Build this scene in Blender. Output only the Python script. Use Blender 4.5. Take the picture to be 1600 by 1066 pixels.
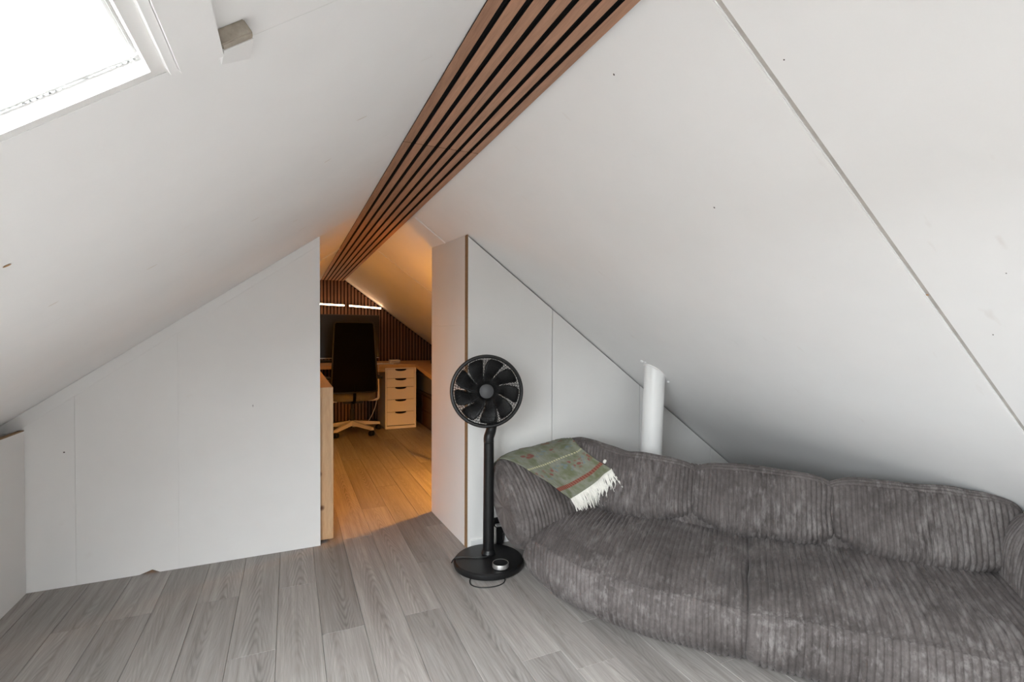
import bpy, bmesh, math, random
from mathutils import Vector, Matrix, noise
from mathutils.bvhtree import BVHTree

for o in list(bpy.data.objects):
    bpy.data.objects.remove(o, do_unlink=True)
scene = bpy.context.scene
C = scene.collection
PI = math.pi

# ---------------------------------------------------------------- camera
H = 1.1
cam_d = bpy.data.cameras.new('camera')
cam = bpy.data.objects.new('camera', cam_d)
C.objects.link(cam)
cam_d.sensor_width = 36.0
cam_d.lens = 36.0 * 768.3 / 1600.0
cam_d.clip_start = 0.02
cr = Vector((0.91126857, -0.4117949, 0.0038159))
cu = Vector((0.0031727, 0.01628616, 0.99986234))
cw = Vector((0.41180036, 0.91113101, -0.01614757))
cam.matrix_world = Matrix(((cr.x, cu.x, -cw.x, 0), (cr.y, cu.y, -cw.y, 0), (cr.z, cu.z, -cw.z, H), (0, 0, 0, 1)))
scene.camera = cam

# ---------------------------------------------------------------- world, exposure
world = bpy.data.worlds.new('overcast_sky')
scene.world = world
world.use_nodes = True
bg = world.node_tree.nodes['Background']
bg.inputs['Strength'].default_value = 63.0
# standard overcast sky: three times brighter overhead than at the horizon, plain ground below
wt = world.node_tree
wtc = wt.nodes.new('ShaderNodeTexCoord')
wsep = wt.nodes.new('ShaderNodeSeparateXYZ')
wramp = wt.nodes.new('ShaderNodeValToRGB')
wmap = wt.nodes.new('ShaderNodeMapRange')
wmap.inputs['From Min'].default_value = -1.0
wt.links.new(wtc.outputs['Generated'], wsep.inputs[0])
wt.links.new(wsep.outputs['Z'], wmap.inputs[0])
wt.links.new(wmap.outputs[0], wramp.inputs[0])
we_ = wramp.color_ramp.elements
we_[0].position, we_[0].color = 0.495, (0.060, 0.058, 0.055, 1)
we_[1].position, we_[1].color = 0.505, (0.315, 0.328, 0.342, 1)
we2 = we_.new(1.0)
we2.color = (0.945, 0.980, 1.02, 1)
wt.links.new(wramp.outputs[0], bg.inputs['Color'])
vs = scene.view_settings
vs.view_transform = 'Standard'
vs.look = 'None'
vs.exposure = 0.0
vs.gamma = 1.0
vs.use_curve_mapping = False
scene.cycles.diffuse_bounces = 8
scene.cycles.max_bounces = 14
scene.cycles.transparent_max_bounces = 12

# the two roof slopes: z over x of the inner face
def zl(x): return 1.490 + 0.72 * x
def zr(x): return 2.205 - 0.736 * x
NL = Vector((-0.72, 0, 1)).normalized()
NR = Vector((0.736, 0, 1)).normalized()
RIDGE = 0.491
Y_BACK, Y_END = -1.55, 6.40
SKY = [(-0.95, -0.128, -0.475, 0.682)]   # roof windows x0,x1,y0,y1 on the left slope

ADDED_WINDOW = (0.25, 0.70, 0.80, 1.10)     # unseen gable window added for fill light: x0,x1,z0,z1

def sl(side, x, y, off=0.0):
    if side == 'L':
        return Vector((x, y, zl(x))) + NL * off
    return Vector((x, y, zr(x))) + NR * off

# daylight portals in the roof windows (they only guide the sampling of the sky)
for (x0, x1, y0, y1) in SKY:
    pd = bpy.data.lights.new('roof_window_portal', 'AREA')
    pd.shape = 'RECTANGLE'
    pd.size = y1 - y0
    pd.size_y = (x1 - x0) * math.sqrt(1 + 0.72 ** 2)
    pd.cycles.is_portal = True
    po = bpy.data.objects.new('roof_window_portal', pd)
    C.objects.link(po)
    zc = NL
    xc = Vector((0, 1, 0))
    yc = zc.cross(xc)
    m = Matrix((xc, yc, zc)).transposed().to_4x4()
    m.translation = sl('L', (x0 + x1) / 2, (y0 + y1) / 2, 0.05)
    po.matrix_world = m

pd = bpy.data.lights.new('gable_window_portal', 'AREA')  # guides sky sampling through the added gable window
pd.shape = 'RECTANGLE'
pd.size, pd.size_y = ADDED_WINDOW[1] - ADDED_WINDOW[0], ADDED_WINDOW[3] - ADDED_WINDOW[2]
pd.cycles.is_portal = True
po = bpy.data.objects.new('gable_window_portal', pd)
C.objects.link(po)
po.location = ((ADDED_WINDOW[0] + ADDED_WINDOW[1]) / 2, Y_BACK - 0.07, (ADDED_WINDOW[2] + ADDED_WINDOW[3]) / 2)
po.rotation_euler = (PI / 2, 0, 0)

# ---------------------------------------------------------------- materials
MATS = {}
class NT:
    """tiny node-tree helper"""
    def __init__(s, name):
        s.m = bpy.data.materials.new(name)
        s.m.use_nodes = True
        s.t = s.m.node_tree
        s.b = s.t.nodes['Principled BSDF']
    def n(s, typ, **kw):
        nd = s.t.nodes.new(typ)
        for k, v in kw.items():
            if k.startswith('i_'):
                key = k[2:]
                key = int(key) if key.isdigit() else key.replace('_', ' ')
                if isinstance(v, bpy.types.NodeSocket):
                    s.t.links.new(v, nd.inputs[key])
                else:
                    nd.inputs[key].default_value = v
            else:
                setattr(nd, k, v)
        return nd
    def math(s, op, a, b=0.0, c=0.0, clamp=False):
        nd = s.t.nodes.new('ShaderNodeMath')
        nd.operation = op
        nd.use_clamp = clamp
        for i, v in enumerate((a, b, c)):
            if isinstance(v, bpy.types.NodeSocket):
                s.t.links.new(v, nd.inputs[i])
            else:
                nd.inputs[i].default_value = v
        return nd.outputs[0]
    def mix(s, f, a, b, blend='MIX'):
        nd = s.t.nodes.new('ShaderNodeMix')
        nd.data_type = 'RGBA'
        nd.blend_type = blend
        for key, v in ((0, f), (6, a), (7, b)):
            if isinstance(v, bpy.types.NodeSocket):
                s.t.links.new(v, nd.inputs[key])
            elif key == 0:
                nd.inputs[0].default_value = v
            else:
                nd.inputs[key].default_value = (*v[:3], 1)
        return nd.outputs[2]
    def ramp(s, f, stops):
        nd = s.t.nodes.new('ShaderNodeValToRGB')
        s.t.links.new(f, nd.inputs[0])
        e = nd.color_ramp.elements
        while len(e) < len(stops):
            e.new(0.5)
        for el, (p, c) in zip(e, stops):
            el.position = p
            el.color = (*c[:3], 1) if not isinstance(c, (int, float)) else (c, c, c, 1)
        return nd.outputs[0]
    def link(s, a, key):
        s.t.links.new(a, s.b.inputs[key])
    def bump(s, h, strength=0.2, dist=0.01):
        nd = s.n('ShaderNodeBump', i_Strength=strength, i_Distance=dist, i_Height=h)
        s.link(nd.outputs[0], 'Normal')

def simple(name, col, rough=0.5, metal=0.0, spec=0.5, emit=None, estr=0.0, var=0.0, vscale=6.0, bump=0.0, bscale=200.0):
    k = NT(name)
    k.b.inputs['Base Color'].default_value = (*col, 1)
    k.b.inputs['Roughness'].default_value = rough
    k.b.inputs['Metallic'].default_value = metal
    k.b.inputs['Specular IOR Level'].default_value = spec
    if emit:
        k.b.inputs['Emission Color'].default_value = (*emit, 1)
        k.b.inputs['Emission Strength'].default_value = estr
    tc = k.n('ShaderNodeTexCoord').outputs['Object']
    if var:
        nz = k.n('ShaderNodeTexNoise', i_Vector=tc, i_Scale=vscale, i_Detail=4.0, i_Roughness=0.6).outputs[0]
        f = k.ramp(nz, [(0.3, 0.0), (0.75, 1.0)])
        k.link(k.mix(f, col, tuple(c * (1 - var) for c in col)), 'Base Color')
    if bump:
        nz = k.n('ShaderNodeTexNoise', i_Vector=tc, i_Scale=bscale, i_Detail=3.0).outputs[0]
        k.bump(nz, bump, 0.002)
    MATS[name] = k.m
    return k.m

def wood(name, light, dark, axis=1, scale=1.0, rough=0.45, stretch=14.0, knots=False):
    """straight-grained timber; the grain runs along local axis `axis`"""
    k = NT(name)
    tc = k.n('ShaderNodeTexCoord').outputs['Object']
    rnd = k.n('ShaderNodeObjectInfo').outputs['Random']
    off = k.n('ShaderNodeCombineXYZ', i_X=k.math('MULTIPLY', rnd, 13.7), i_Y=k.math('MULTIPLY', rnd, 41.3), i_Z=k.math('MULTIPLY', rnd, 7.1)).outputs[0]
    p = k.n('ShaderNodeVectorMath', operation='ADD', i_0=tc, i_1=off).outputs[0]
    sc = [stretch, stretch, stretch]
    sc[axis] = 1.0
    mp = k.n('ShaderNodeMapping', i_Vector=p, i_Scale=tuple(v * scale for v in sc)).outputs[0]
    n1 = k.n('ShaderNodeTexNoise', i_Vector=mp, i_Scale=6.0, i_Detail=6.0, i_Roughness=0.65, i_Distortion=0.6).outputs[0]
    n2 = k.n('ShaderNodeTexNoise', i_Vector=mp, i_Scale=26.0, i_Detail=3.0).outputs[0]
    f = k.math('ADD', k.math('MULTIPLY', n1, 0.7), k.math('MULTIPLY', n2, 0.3))
    col = k.mix(k.ramp(f, [(0.33, 0.0), (0.68, 1.0)]), light, dark)
    if knots:
        v = k.n('ShaderNodeTexVoronoi', i_Vector=p, i_Scale=7.0).outputs['Distance']
        col = k.mix(k.ramp(v, [(0.05, 1.0), (0.13, 0.0)]), col, (0.16, 0.07, 0.03))
    tone = k.math('ADD', 0.86, k.math('MULTIPLY', rnd, 0.24))
    hsv = k.n('ShaderNodeHueSaturation', i_Color=col, i_Value=tone).outputs[0]
    k.link(hsv, 'Base Color')
    k.b.inputs['Roughness'].default_value = rough
    k.bump(f, 0.12, 0.002)
    MATS[name] = k.m
    return k.m

def plank_material():
    """grey oak vinyl plank: cathedral and straight grain, one pattern for each plank"""
    k = NT('grey_oak_plank')
    tc = k.n('ShaderNodeTexCoord').outputs['Object']
    rnd = k.n('ShaderNodeObjectInfo').outputs['Random']
    r2 = k.math('FRACT', k.math('MULTIPLY', rnd, 17.31))
    r3 = k.math('FRACT', k.math('MULTIPLY', rnd, 91.7))
    sep = k.n('ShaderNodeSeparateXYZ', i_0=tc)
    off = k.n('ShaderNodeCombineXYZ', i_X=k.math('MULTIPLY', rnd, 31.0), i_Y=k.math('MULTIPLY', r2, 57.0), i_Z=0.0).outputs[0]
    p = k.n('ShaderNodeVectorMath', operation='ADD', i_0=tc, i_1=off).outputs[0]
    mlow = k.n('ShaderNodeMapping', i_Vector=p, i_Scale=(9.0, 2.2, 1.0)).outputs[0]
    wob = k.n('ShaderNodeTexNoise', i_Vector=mlow, i_Scale=1.0, i_Detail=3.0, i_Roughness=0.55).outputs[0]
    wobc = k.math('SUBTRACT', wob, 0.5)
    x = k.math('ADD', k.math('SUBTRACT', sep.outputs['X'], k.math('MULTIPLY', k.math('SUBTRACT', r3, 0.5), 0.06)), k.math('MULTIPLY', wobc, 0.03))
    sgn = k.math('SUBTRACT', k.math('MULTIPLY', k.math('GREATER_THAN', r2, 0.5), 2.0), 1.0)
    y = k.math('MULTIPLY', sep.outputs['Y'], sgn)
    # hyperbolic arches
    ax = k.math('SQRT', k.math('ADD', k.math('MULTIPLY', x, x), 0.00012))
    arch = k.math('ADD', k.math('MULTIPLY', ax, 3.2), k.math('MULTIPLY', y, 0.42))
    arch = k.math('ADD', arch, k.math('MULTIPLY', wobc, 0.16))
    rings = k.math('SINE', k.math('MULTIPLY', arch, 2 * PI * 30.0))
    rings = k.math('POWER', k.math('ADD', k.math('MULTIPLY', rings, 0.5), 0.5), 1.6)
    wide = k.n('ShaderNodeMapping', i_Vector=p, i_Scale=(20.0, 1.1, 1.0)).outputs[0]
    mask = k.n('ShaderNodeTexNoise', i_Vector=wide, i_Scale=1.0, i_Detail=2.0).outputs[0]
    edge = k.math('SUBTRACT', 1.0, k.math('MULTIPLY', ax, 15.0), clamp=True)
    amount = k.math('MULTIPLY', k.math('MULTIPLY', edge, k.ramp(mask, [(0.36, 0.0), (0.6, 1.0)])), k.math('ADD', 0.35, k.math('MULTIPLY', r3, 0.65)))
    fine = k.n('ShaderNodeMapping', i_Vector=p, i_Scale=(260.0, 7.0, 1.0)).outputs[0]
    fib = k.n('ShaderNodeTexNoise', i_Vector=fine, i_Scale=1.0, i_Detail=4.0, i_Roughness=0.7).outputs[0]
    med = k.n('ShaderNodeMapping', i_Vector=p, i_Scale=(48.0, 1.6, 1.0)).outputs[0]
    streak = k.n('ShaderNodeTexNoise', i_Vector=med, i_Scale=1.0, i_Detail=5.0, i_Roughness=0.6, i_Distortion=0.4).outputs[0]
    f = k.math('ADD', k.math('MULTIPLY', fib, 0.42), k.math('MULTIPLY', streak, 0.58))
    base = k.mix(k.ramp(f, [(0.30, 0.0), (0.70, 1.0)]), (0.160, 0.142, 0.132), (0.375, 0.350, 0.332))
    col = k.mix(k.math('MULTIPLY', k.math('MULTIPLY', rings, amount), 0.85), base, (0.105, 0.092, 0.086))
    big = k.n('ShaderNodeTexNoise', i_Vector=p, i_Scale=5.0, i_Detail=2.0).outputs[0]
    col = k.mix(k.math('MULTIPLY', k.ramp(big, [(0.4, 0.0), (0.7, 1.0)]), 0.35), col, k.mix(1.0, col, (0.92, 0.95, 0.93), 'MULTIPLY'))
    tone = k.math('ADD', 0.84, k.math('MULTIPLY', r2, 0.30))
    hsv = k.n('ShaderNodeHueSaturation', i_Color=col, i_Value=tone).outputs[0]
    k.link(hsv, 'Base Color')
    k.link(k.math('ADD', 0.40, k.math('MULTIPLY', f, 0.2)), 'Roughness')
    k.b.inputs['Specular IOR Level'].default_value = 0.45
    k.bump(k.math('SUBTRACT', f, k.math('MULTIPLY', k.math('MULTIPLY', rings, amount), 0.4)), 0.18, 0.0012)
    MATS['plank'] = k.m
    return k.m

def corduroy_material():
    k = NT('taupe_corduroy')
    tc = k.n('ShaderNodeTexCoord').outputs['Object']
    big = k.n('ShaderNodeTexNoise', i_Vector=tc, i_Scale=5.0, i_Detail=3.0, i_Roughness=0.6, i_Distortion=0.8).outputs[0]
    sm = k.n('ShaderNodeTexNoise', i_Vector=tc, i_Scale=60.0, i_Detail=4.0, i_Roughness=0.7).outputs[0]
    f = k.math('ADD', k.math('MULTIPLY', big, 0.62), k.math('MULTIPLY', sm, 0.38))
    col = k.mix(k.ramp(f, [(0.34, 0.0), (0.66, 1.0)]), (0.053, 0.045, 0.043), (0.128, 0.112, 0.108))
    uv = k.n('ShaderNodeTexCoord').outputs['UV']
    crush = k.n('ShaderNodeTexNoise', i_Vector=k.n('ShaderNodeMapping', i_Vector=uv, i_Scale=(0.8, 13.0, 1.0)).outputs[0], i_Scale=1.0, i_Detail=4.0, i_Roughness=0.65).outputs[0]
    crush2 = k.n('ShaderNodeTexNoise', i_Vector=k.n('ShaderNodeMapping', i_Vector=uv, i_Scale=(3.0, 30.0, 1.0)).outputs[0], i_Scale=1.0, i_Detail=3.0, i_Roughness=0.7).outputs[0]
    zone = k.n('ShaderNodeTexNoise', i_Vector=tc, i_Scale=3.2, i_Detail=2.0).outputs[0]
    cf = k.math('ADD', k.math('ADD', k.math('MULTIPLY', crush, 0.55), k.math('MULTIPLY', crush2, 0.2)), k.math('MULTIPLY', zone, 0.30))
    col = k.mix(k.math('MULTIPLY', k.ramp(cf, [(0.52, 0.0), (0.66, 1.0)]), 0.75), col, (0.215, 0.197, 0.192))
    col = k.mix(k.math('MULTIPLY', k.ramp(crush2, [(0.30, 1.0), (0.46, 0.0)]), 0.45), col, (0.045, 0.037, 0.035))
    k.link(col, 'Base Color')
    k.b.inputs['Roughness'].default_value = 0.78
    k.b.inputs['Specular IOR Level'].default_value = 0.25
    k.b.inputs['Sheen Weight'].default_value = 0.12
    k.b.inputs['Sheen Roughness'].default_value = 0.35
    k.b.inputs['Sheen Tint'].default_value = (0.85, 0.8, 0.8, 1)
    fz = k.n('ShaderNodeTexNoise', i_Vector=tc, i_Scale=420.0, i_Detail=2.0).outputs[0]
    k.bump(fz, 0.25, 0.002)
    MATS['cord'] = k.m

def rug_material():
    """sage kilim: stripes run across the width (uv y: 0 at the far edge, 1 at the fringe)"""
    k = NT('sage_kilim')
    uv = k.n('ShaderNodeTexCoord').outputs['UV']
    sep = k.n('ShaderNodeSeparateXYZ', i_0=uv)
    x, y = sep.outputs['X'], sep.outputs['Y']
    n1 = k.n('ShaderNodeTexNoise', i_Vector=uv, i_Scale=9.0, i_Detail=4.0, i_Roughness=0.6).outputs[0]
    col = k.mix(k.ramp(n1, [(0.35, 0.0), (0.65, 1.0)]), (0.170, 0.178, 0.118), (0.245, 0.255, 0.215))
    n2 = k.n('ShaderNodeTexNoise', i_Vector=uv, i_Scale=6.0, i_Detail=2.0).outputs[0]
    col = k.mix(k.math('MULTIPLY', k.ramp(n2, [(0.52, 0.0), (0.66, 1.0)]), 0.6), col, (0.105, 0.118, 0.045))
    def band(c, wd, soft=0.01):
        d = k.math('ABSOLUTE', k.math('SUBTRACT', y, c))
        return k.math('SUBTRACT', 1.0, k.math('DIVIDE', k.math('SUBTRACT', d, wd - soft), soft, clamp=True), clamp=True)
    mot = k.n('ShaderNodeTexVoronoi', i_Vector=k.n('ShaderNodeMapping', i_Vector=uv, i_Scale=(14.0, 26.0, 1.0)).outputs[0], i_Scale=1.0).outputs
    cells = k.ramp(mot['Distance'], [(0.32, 1.0), (0.52, 0.0)])
    zone = k.n('ShaderNodeTexNoise', i_Vector=uv, i_Scale=5.0, i_Detail=1.0).outputs[0]
    zr_ = k.ramp(zone, [(0.45, 0.0), (0.52, 1.0)])
    zb_ = k.ramp(zone, [(0.43, 1.0), (0.50, 0.0)])
    for c, wd in ((0.46, 0.045), (0.70, 0.075), (0.28, 0.04)):
        bnd = band(c, wd, 0.03)
        col = k.mix(k.math('MULTIPLY', k.math('MULTIPLY', bnd, cells), k.math('MULTIPLY', zr_, 0.9)), col, (0.225, 0.070, 0.060))
        col = k.mix(k.math('MULTIPLY', k.math('MULTIPLY', bnd, cells), k.math('MULTIPLY', zb_, 0.8)), col, (0.165, 0.215, 0.235))
    dash = k.math('GREATER_THAN', k.math('SINE', k.math('MULTIPLY', x, 2 * PI * 26.0)), -0.35)
    col = k.mix(k.math('MULTIPLY', band(0.585, 0.011, 0.004), dash), col, (0.50, 0.48, 0.30))
    tick = k.math('GREATER_THAN', k.math('SINE', k.math('MULTIPLY', x, 2 * PI * 22.0)), -0.2)
    stripe = k.mix(tick, (0.26, 0.11, 0.075), (0.20, 0.055, 0.04))
    col = k.mix(band(0.87, 0.022, 0.006), col, stripe)
    wv = k.n('ShaderNodeTexWave', i_Vector=uv, i_Scale=40.0, i_Distortion=1.0, bands_direction='Y').outputs[1]
    col = k.mix(k.math('MULTIPLY', wv, 0.18), col, (0.07, 0.07, 0.055))
    k.link(col, 'Base Color')
    k.b.inputs['Roughness'].default_value = 0.95
    k.b.inputs['Specular IOR Level'].default_value = 0.15
    k.bump(wv, 0.4, 0.003)
    MATS['rug'] = k.m

def paint_material(name, col, stain=0.0):
    k = NT(name)
    tc = k.n('ShaderNodeNewGeometry').outputs['Position']
    n1 = k.n('ShaderNodeTexNoise', i_Vector=tc, i_Scale=2.3, i_Detail=4.0, i_Roughness=0.6).outputs[0]
    c = k.mix(k.ramp(n1, [(0.3, 0.0), (0.7, 1.0)]), col, tuple(v * 0.955 for v in col))
    n2 = k.n('ShaderNodeTexNoise', i_Vector=k.n('ShaderNodeMapping', i_Vector=tc, i_Scale=(7.0, 22.0, 7.0), i_Rotation=(0.0, 0.3, 0.5)).outputs[0], i_Scale=1.0, i_Detail=3.0).outputs[0]
    c = k.mix(k.math('MULTIPLY', k.ramp(n2, [(0.70, 0.0), (0.80, 1.0)]), stain), c, tuple(v * s for v, s in zip(col, (0.80, 0.74, 0.70))))
    k.link(c, 'Base Color')
    k.b.inputs['Roughness'].default_value = 0.6
    k.b.inputs['Specular IOR Level'].default_value = 0.3
    n3 = k.n('ShaderNodeTexNoise', i_Vector=tc, i_Scale=90.0, i_Detail=4.0).outputs[0]
    n4 = k.n('ShaderNodeTexNoise', i_Vector=tc, i_Scale=6.0, i_Detail=2.0).outputs[0]
    k.bump(k.math('ADD', k.math('MULTIPLY', n3, 0.15), n4), 0.08, 0.012)
    MATS[name] = k.m

paint_material('ceiling_paint', (0.862, 0.855, 0.850), 0.35)
paint_material('wall_paint', (0.81, 0.80, 0.79), 0.35)
paint_material('panel_paint', (0.77, 0.76, 0.745), 0.10)
plank_material()
corduroy_material()
rug_material()
wood('walnut', (0.460, 0.255, 0.160), (0.275, 0.140, 0.085), axis=1, rough=0.5)
wood('walnut_up', (0.205, 0.105, 0.060), (0.105, 0.050, 0.030), axis=2, rough=0.5)
wood('pine', (0.62, 0.41, 0.235), (0.47, 0.285, 0.15), axis=2, rough=0.55, stretch=9.0, knots=True)
wood('dark_wood', (0.10, 0.045, 0.022), (0.05, 0.022, 0.012), axis=1)
wood('oak_top', (0.58, 0.38, 0.19), (0.42, 0.25, 0.12), axis=0)
simple('felt', (0.012, 0.011, 0.011), 0.95, spec=0.1, bump=0.3)
simple('black_core', (0.010, 0.009, 0.009), 0.9, spec=0.15)
simple('mdf', (0.285, 0.175, 0.085), 0.8, var=0.25, vscale=60.0, bump=0.2)
simple('stub_wood', (0.40, 0.35, 0.29), 0.85, var=0.55, vscale=45.0, bump=0.5, bscale=90.0)
simple('seam_filler', (0.52, 0.49, 0.455), 0.8, var=0.25, vscale=30.0)
simple('dark_mark', (0.09, 0.075, 0.065), 0.9)
simple('rust_mark', (0.42, 0.25, 0.12), 0.9)
simple('scuff', (0.66, 0.60, 0.54), 0.9)
simple('void_dark', (0.05, 0.045, 0.04), 0.95)
simple('white_gloss', (0.78, 0.775, 0.765), 0.35)
simple('pipe_pvc', (0.83, 0.825, 0.815), 0.38, var=0.03)
simple('black_plastic', (0.007, 0.007, 0.0075), 0.42, spec=0.35)
simple('black_satin', (0.008, 0.008, 0.0085), 0.36, spec=0.35)
simple('grille_black', (0.006, 0.006, 0.0065), 0.5, spec=0.3)
simple('hub_grey', (0.040, 0.040, 0.043), 0.5)
simple('cable_black', (0.012, 0.012, 0.012), 0.5)
simple('silver', (0.62, 0.61, 0.60), 0.32, metal=0.85)
simple('socket_black', (0.010, 0.010, 0.011), 0.45)
simple('adapter_grey', (0.45, 0.44, 0.43), 0.5)
simple('white_lacquer', (0.80, 0.775, 0.73), 0.45)
simple('cutout_black', (0.006, 0.005, 0.005), 0.9)
simple('chair_mesh', (0.003, 0.0027, 0.0027), 0.9, spec=0.1, bump=0.4, bscale=500.0)
simple('chair_frame', (0.012, 0.011, 0.010), 0.4)
simple('chair_fabric', (0.16, 0.135, 0.085), 0.9, var=0.2, vscale=40.0)
simple('chair_base', (0.72, 0.68, 0.62), 0.4)
simple('tv_black', (0.006, 0.006, 0.007), 0.3)
simple('tv_frame', (0.03, 0.027, 0.025), 0.65)
simple('grey_box', (0.14, 0.14, 0.14), 0.7)
simple('white_cable', (0.75, 0.73, 0.70), 0.5)
simple('fringe', (0.78, 0.755, 0.70), 0.95, var=0.12, vscale=60.0)
simple('led', (1, 0.9, 0.8), 0.5, emit=(1.0, 0.60, 0.34), estr=20.0)
simple('bulb', (1, 0.85, 0.6), 0.5, emit=(1.0, 0.41, 0.055), estr=1150.0)
simple('bulb_soft', (1, 0.85, 0.6), 0.5, emit=(1.0, 0.41, 0.055), estr=130.0)  # glow of the added fill lamp in the study
simple('lamp_metal', (0.03, 0.03, 0.03), 0.4)
def glass_material():
    k = NT('window_glass')
    t = k.t
    tr = t.nodes.new('ShaderNodeBsdfTransparent')
    tr.inputs[0].default_value = (0.96, 0.975, 0.97, 1)
    gl = t.nodes.new('ShaderNodeBsdfGlossy')
    gl.inputs['Roughness'].default_value = 0.02
    mx = t.nodes.new('ShaderNodeMixShader')
    lw = t.nodes.new('ShaderNodeLayerWeight')
    lw.inputs[0].default_value = 0.5
    pw = t.nodes.new('ShaderNodeMath')
    pw.operation = 'POWER'
    pw.inputs[1].default_value = 4.0
    t.links.new(lw.outputs['Facing'], pw.inputs[0])
    ad = t.nodes.new('ShaderNodeMath')
    ad.operation = 'MULTIPLY_ADD'
    ad.use_clamp = True
    ad.inputs[1].default_value = 0.92
    ad.inputs[2].default_value = 0.06
    t.links.new(pw.outputs[0], ad.inputs[0])
    t.links.new(ad.outputs[0], mx.inputs[0])
    t.links.new(tr.outputs[0], mx.inputs[1])
    t.links.new(gl.outputs[0], mx.inputs[2])
    t.links.new(mx.outputs[0], t.nodes['Material Output'].inputs[0])
    t.nodes.remove(k.b)
    MATS['glass'] = k.m
glass_material()

# ---------------------------------------------------------------- builders
def put(me, name, parent=None, loc=None):
    o = bpy.data.objects.new(name, me)
    C.objects.link(o)
    if parent is not None:
        o.parent = parent
    if loc is not None:
        o.location = loc
    return o

def mesh(name, verts, faces, mat, parent=None, smooth=False, loc=None, sub=None):
    """verts are world coordinates minus the parent's location (or minus `sub`)"""
    me = bpy.data.meshes.new(name)
    if sub is None:
        sub = world_of(parent)
    if loc is not None:
        sub = sub + Vector(loc)
    me.from_pydata([tuple(Vector(v) - sub) for v in verts], [], faces)
    me.update()
    if isinstance(mat, str):
        mat = MATS[mat]
    me.materials.append(mat)
    if smooth:
        me.polygons.foreach_set('use_smooth', [True] * len(me.polygons))
    return put(me, name, parent, loc)

def world_of(o):
    v = Vector((0, 0, 0))
    while o is not None:
        v += o.location
        o = o.parent
    return v

def thing(name, label, cat, loc, group=None, kind=None):
    o = bpy.data.objects.new(name, None)
    C.objects.link(o)
    o.location = loc
    o.empty_display_size = 0.05
    o['label'] = label
    o['category'] = cat
    if group: o['group'] = group
    if kind: o['kind'] = kind
    return o

def tag(o, label, cat, group=None, kind=None):
    o['label'] = label
    o['category'] = cat
    if group: o['group'] = group
    if kind: o['kind'] = kind
    return o

def hexa(p):
    """8 points: 0-3 bottom ccw, 4-7 top"""
    return p, [(0, 3, 2, 1), (4, 5, 6, 7), (0, 1, 5, 4), (1, 2, 6, 5), (2, 3, 7, 6), (3, 0, 4, 7)]

def box(name, x0, x1, y0, y1, z0, z1, mat, parent=None, bevel=0.0, seg=2, origin=None):
    bm = bmesh.new()
    vs_, fs = hexa([(x0, y0, z0), (x1, y0, z0), (x1, y1, z0), (x0, y1, z0), (x0, y0, z1), (x1, y0, z1), (x1, y1, z1), (x0, y1, z1)])
    bv = [bm.verts.new(v) for v in vs_]
    for f in fs:
        bm.faces.new([bv[i] for i in f])
    if bevel:
        bmesh.ops.bevel(bm, geom=list(bm.edges), offset=bevel, segments=seg, profile=0.6, affect='EDGES', clamp_overlap=True)
    return from_bm(name, bm, mat, parent, smooth=False, origin=origin if origin is not None else ((x0 + x1) / 2, (y0 + y1) / 2, (z0 + z1) / 2))

def from_bm(name, bm, mat, parent=None, smooth=False, origin=None):
    me = bpy.data.meshes.new(name)
    base = world_of(parent)
    org = Vector(origin) if origin is not None else base
    bmesh.ops.translate(bm, verts=bm.verts, vec=-org)
    bmesh.ops.recalc_face_normals(bm, faces=bm.faces)
    bm.to_mesh(me)
    bm.free()
    if isinstance(mat, str):
        mat = MATS[mat]
    me.materials.append(mat)
    if smooth:
        me.polygons.foreach_set('use_smooth', [True] * len(me.polygons))
    return put(me, name, parent, org - base)

def prism(name, poly, axis, a0, a1, mat, parent=None, bevel=0.0):
    """poly in the two other axes; axis 'y': poly is (x,z); axis 'x': (y,z); axis 'z': (x,y)"""
    bm = bmesh.new()
    def mk(p, a):
        if axis == 'y': return (p[0], a, p[1])
        if axis == 'x': return (a, p[0], p[1])
        return (p[0], p[1], a)
    lo = [bm.verts.new(mk(p, a0)) for p in poly]
    hi = [bm.verts.new(mk(p, a1)) for p in poly]
    n = len(poly)
    bm.faces.new(lo)
    bm.faces.new(hi[::-1])
    for i in range(n):
        bm.faces.new((lo[i], lo[(i + 1) % n], hi[(i + 1) % n], hi[i]))
    bmesh.ops.recalc_face_normals(bm, faces=bm.faces)
    if bevel:
        bmesh.ops.bevel(bm, geom=list(bm.edges), offset=bevel, segments=1, affect='EDGES', clamp_overlap=True)
    return from_bm(name, bm, mat, parent)

def veneer_faces(o, axis, sign):
    """keep the veneer only on the face that looks along sign*axis; the core is black board"""
    o.data.materials.append(MATS['black_core'])
    for p in o.data.polygons:
        p.material_index = 0 if p.normal[axis] * sign > 0.6 else 1

def slope_box(name, side, x0, x1, y0, y1, o0, o1, mat, parent=None, bevel=0.0):
    bm = bmesh.new()
    pts = [sl(side, x0, y0, o0), sl(side, x1, y0, o0), sl(side, x1, y1, o0), sl(side, x0, y1, o0),
           sl(side, x0, y0, o1), sl(side, x1, y0, o1), sl(side, x1, y1, o1), sl(side, x0, y1, o1)]
    bv = [bm.verts.new(p) for p in pts]
    for f in hexa(pts)[1]:
        bm.faces.new([bv[i] for i in f])
    if bevel:
        bmesh.ops.bevel(bm, geom=list(bm.edges), offset=bevel, segments=2, affect='EDGES', clamp_overlap=True)
    return from_bm(name, bm, mat, parent)

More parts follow.
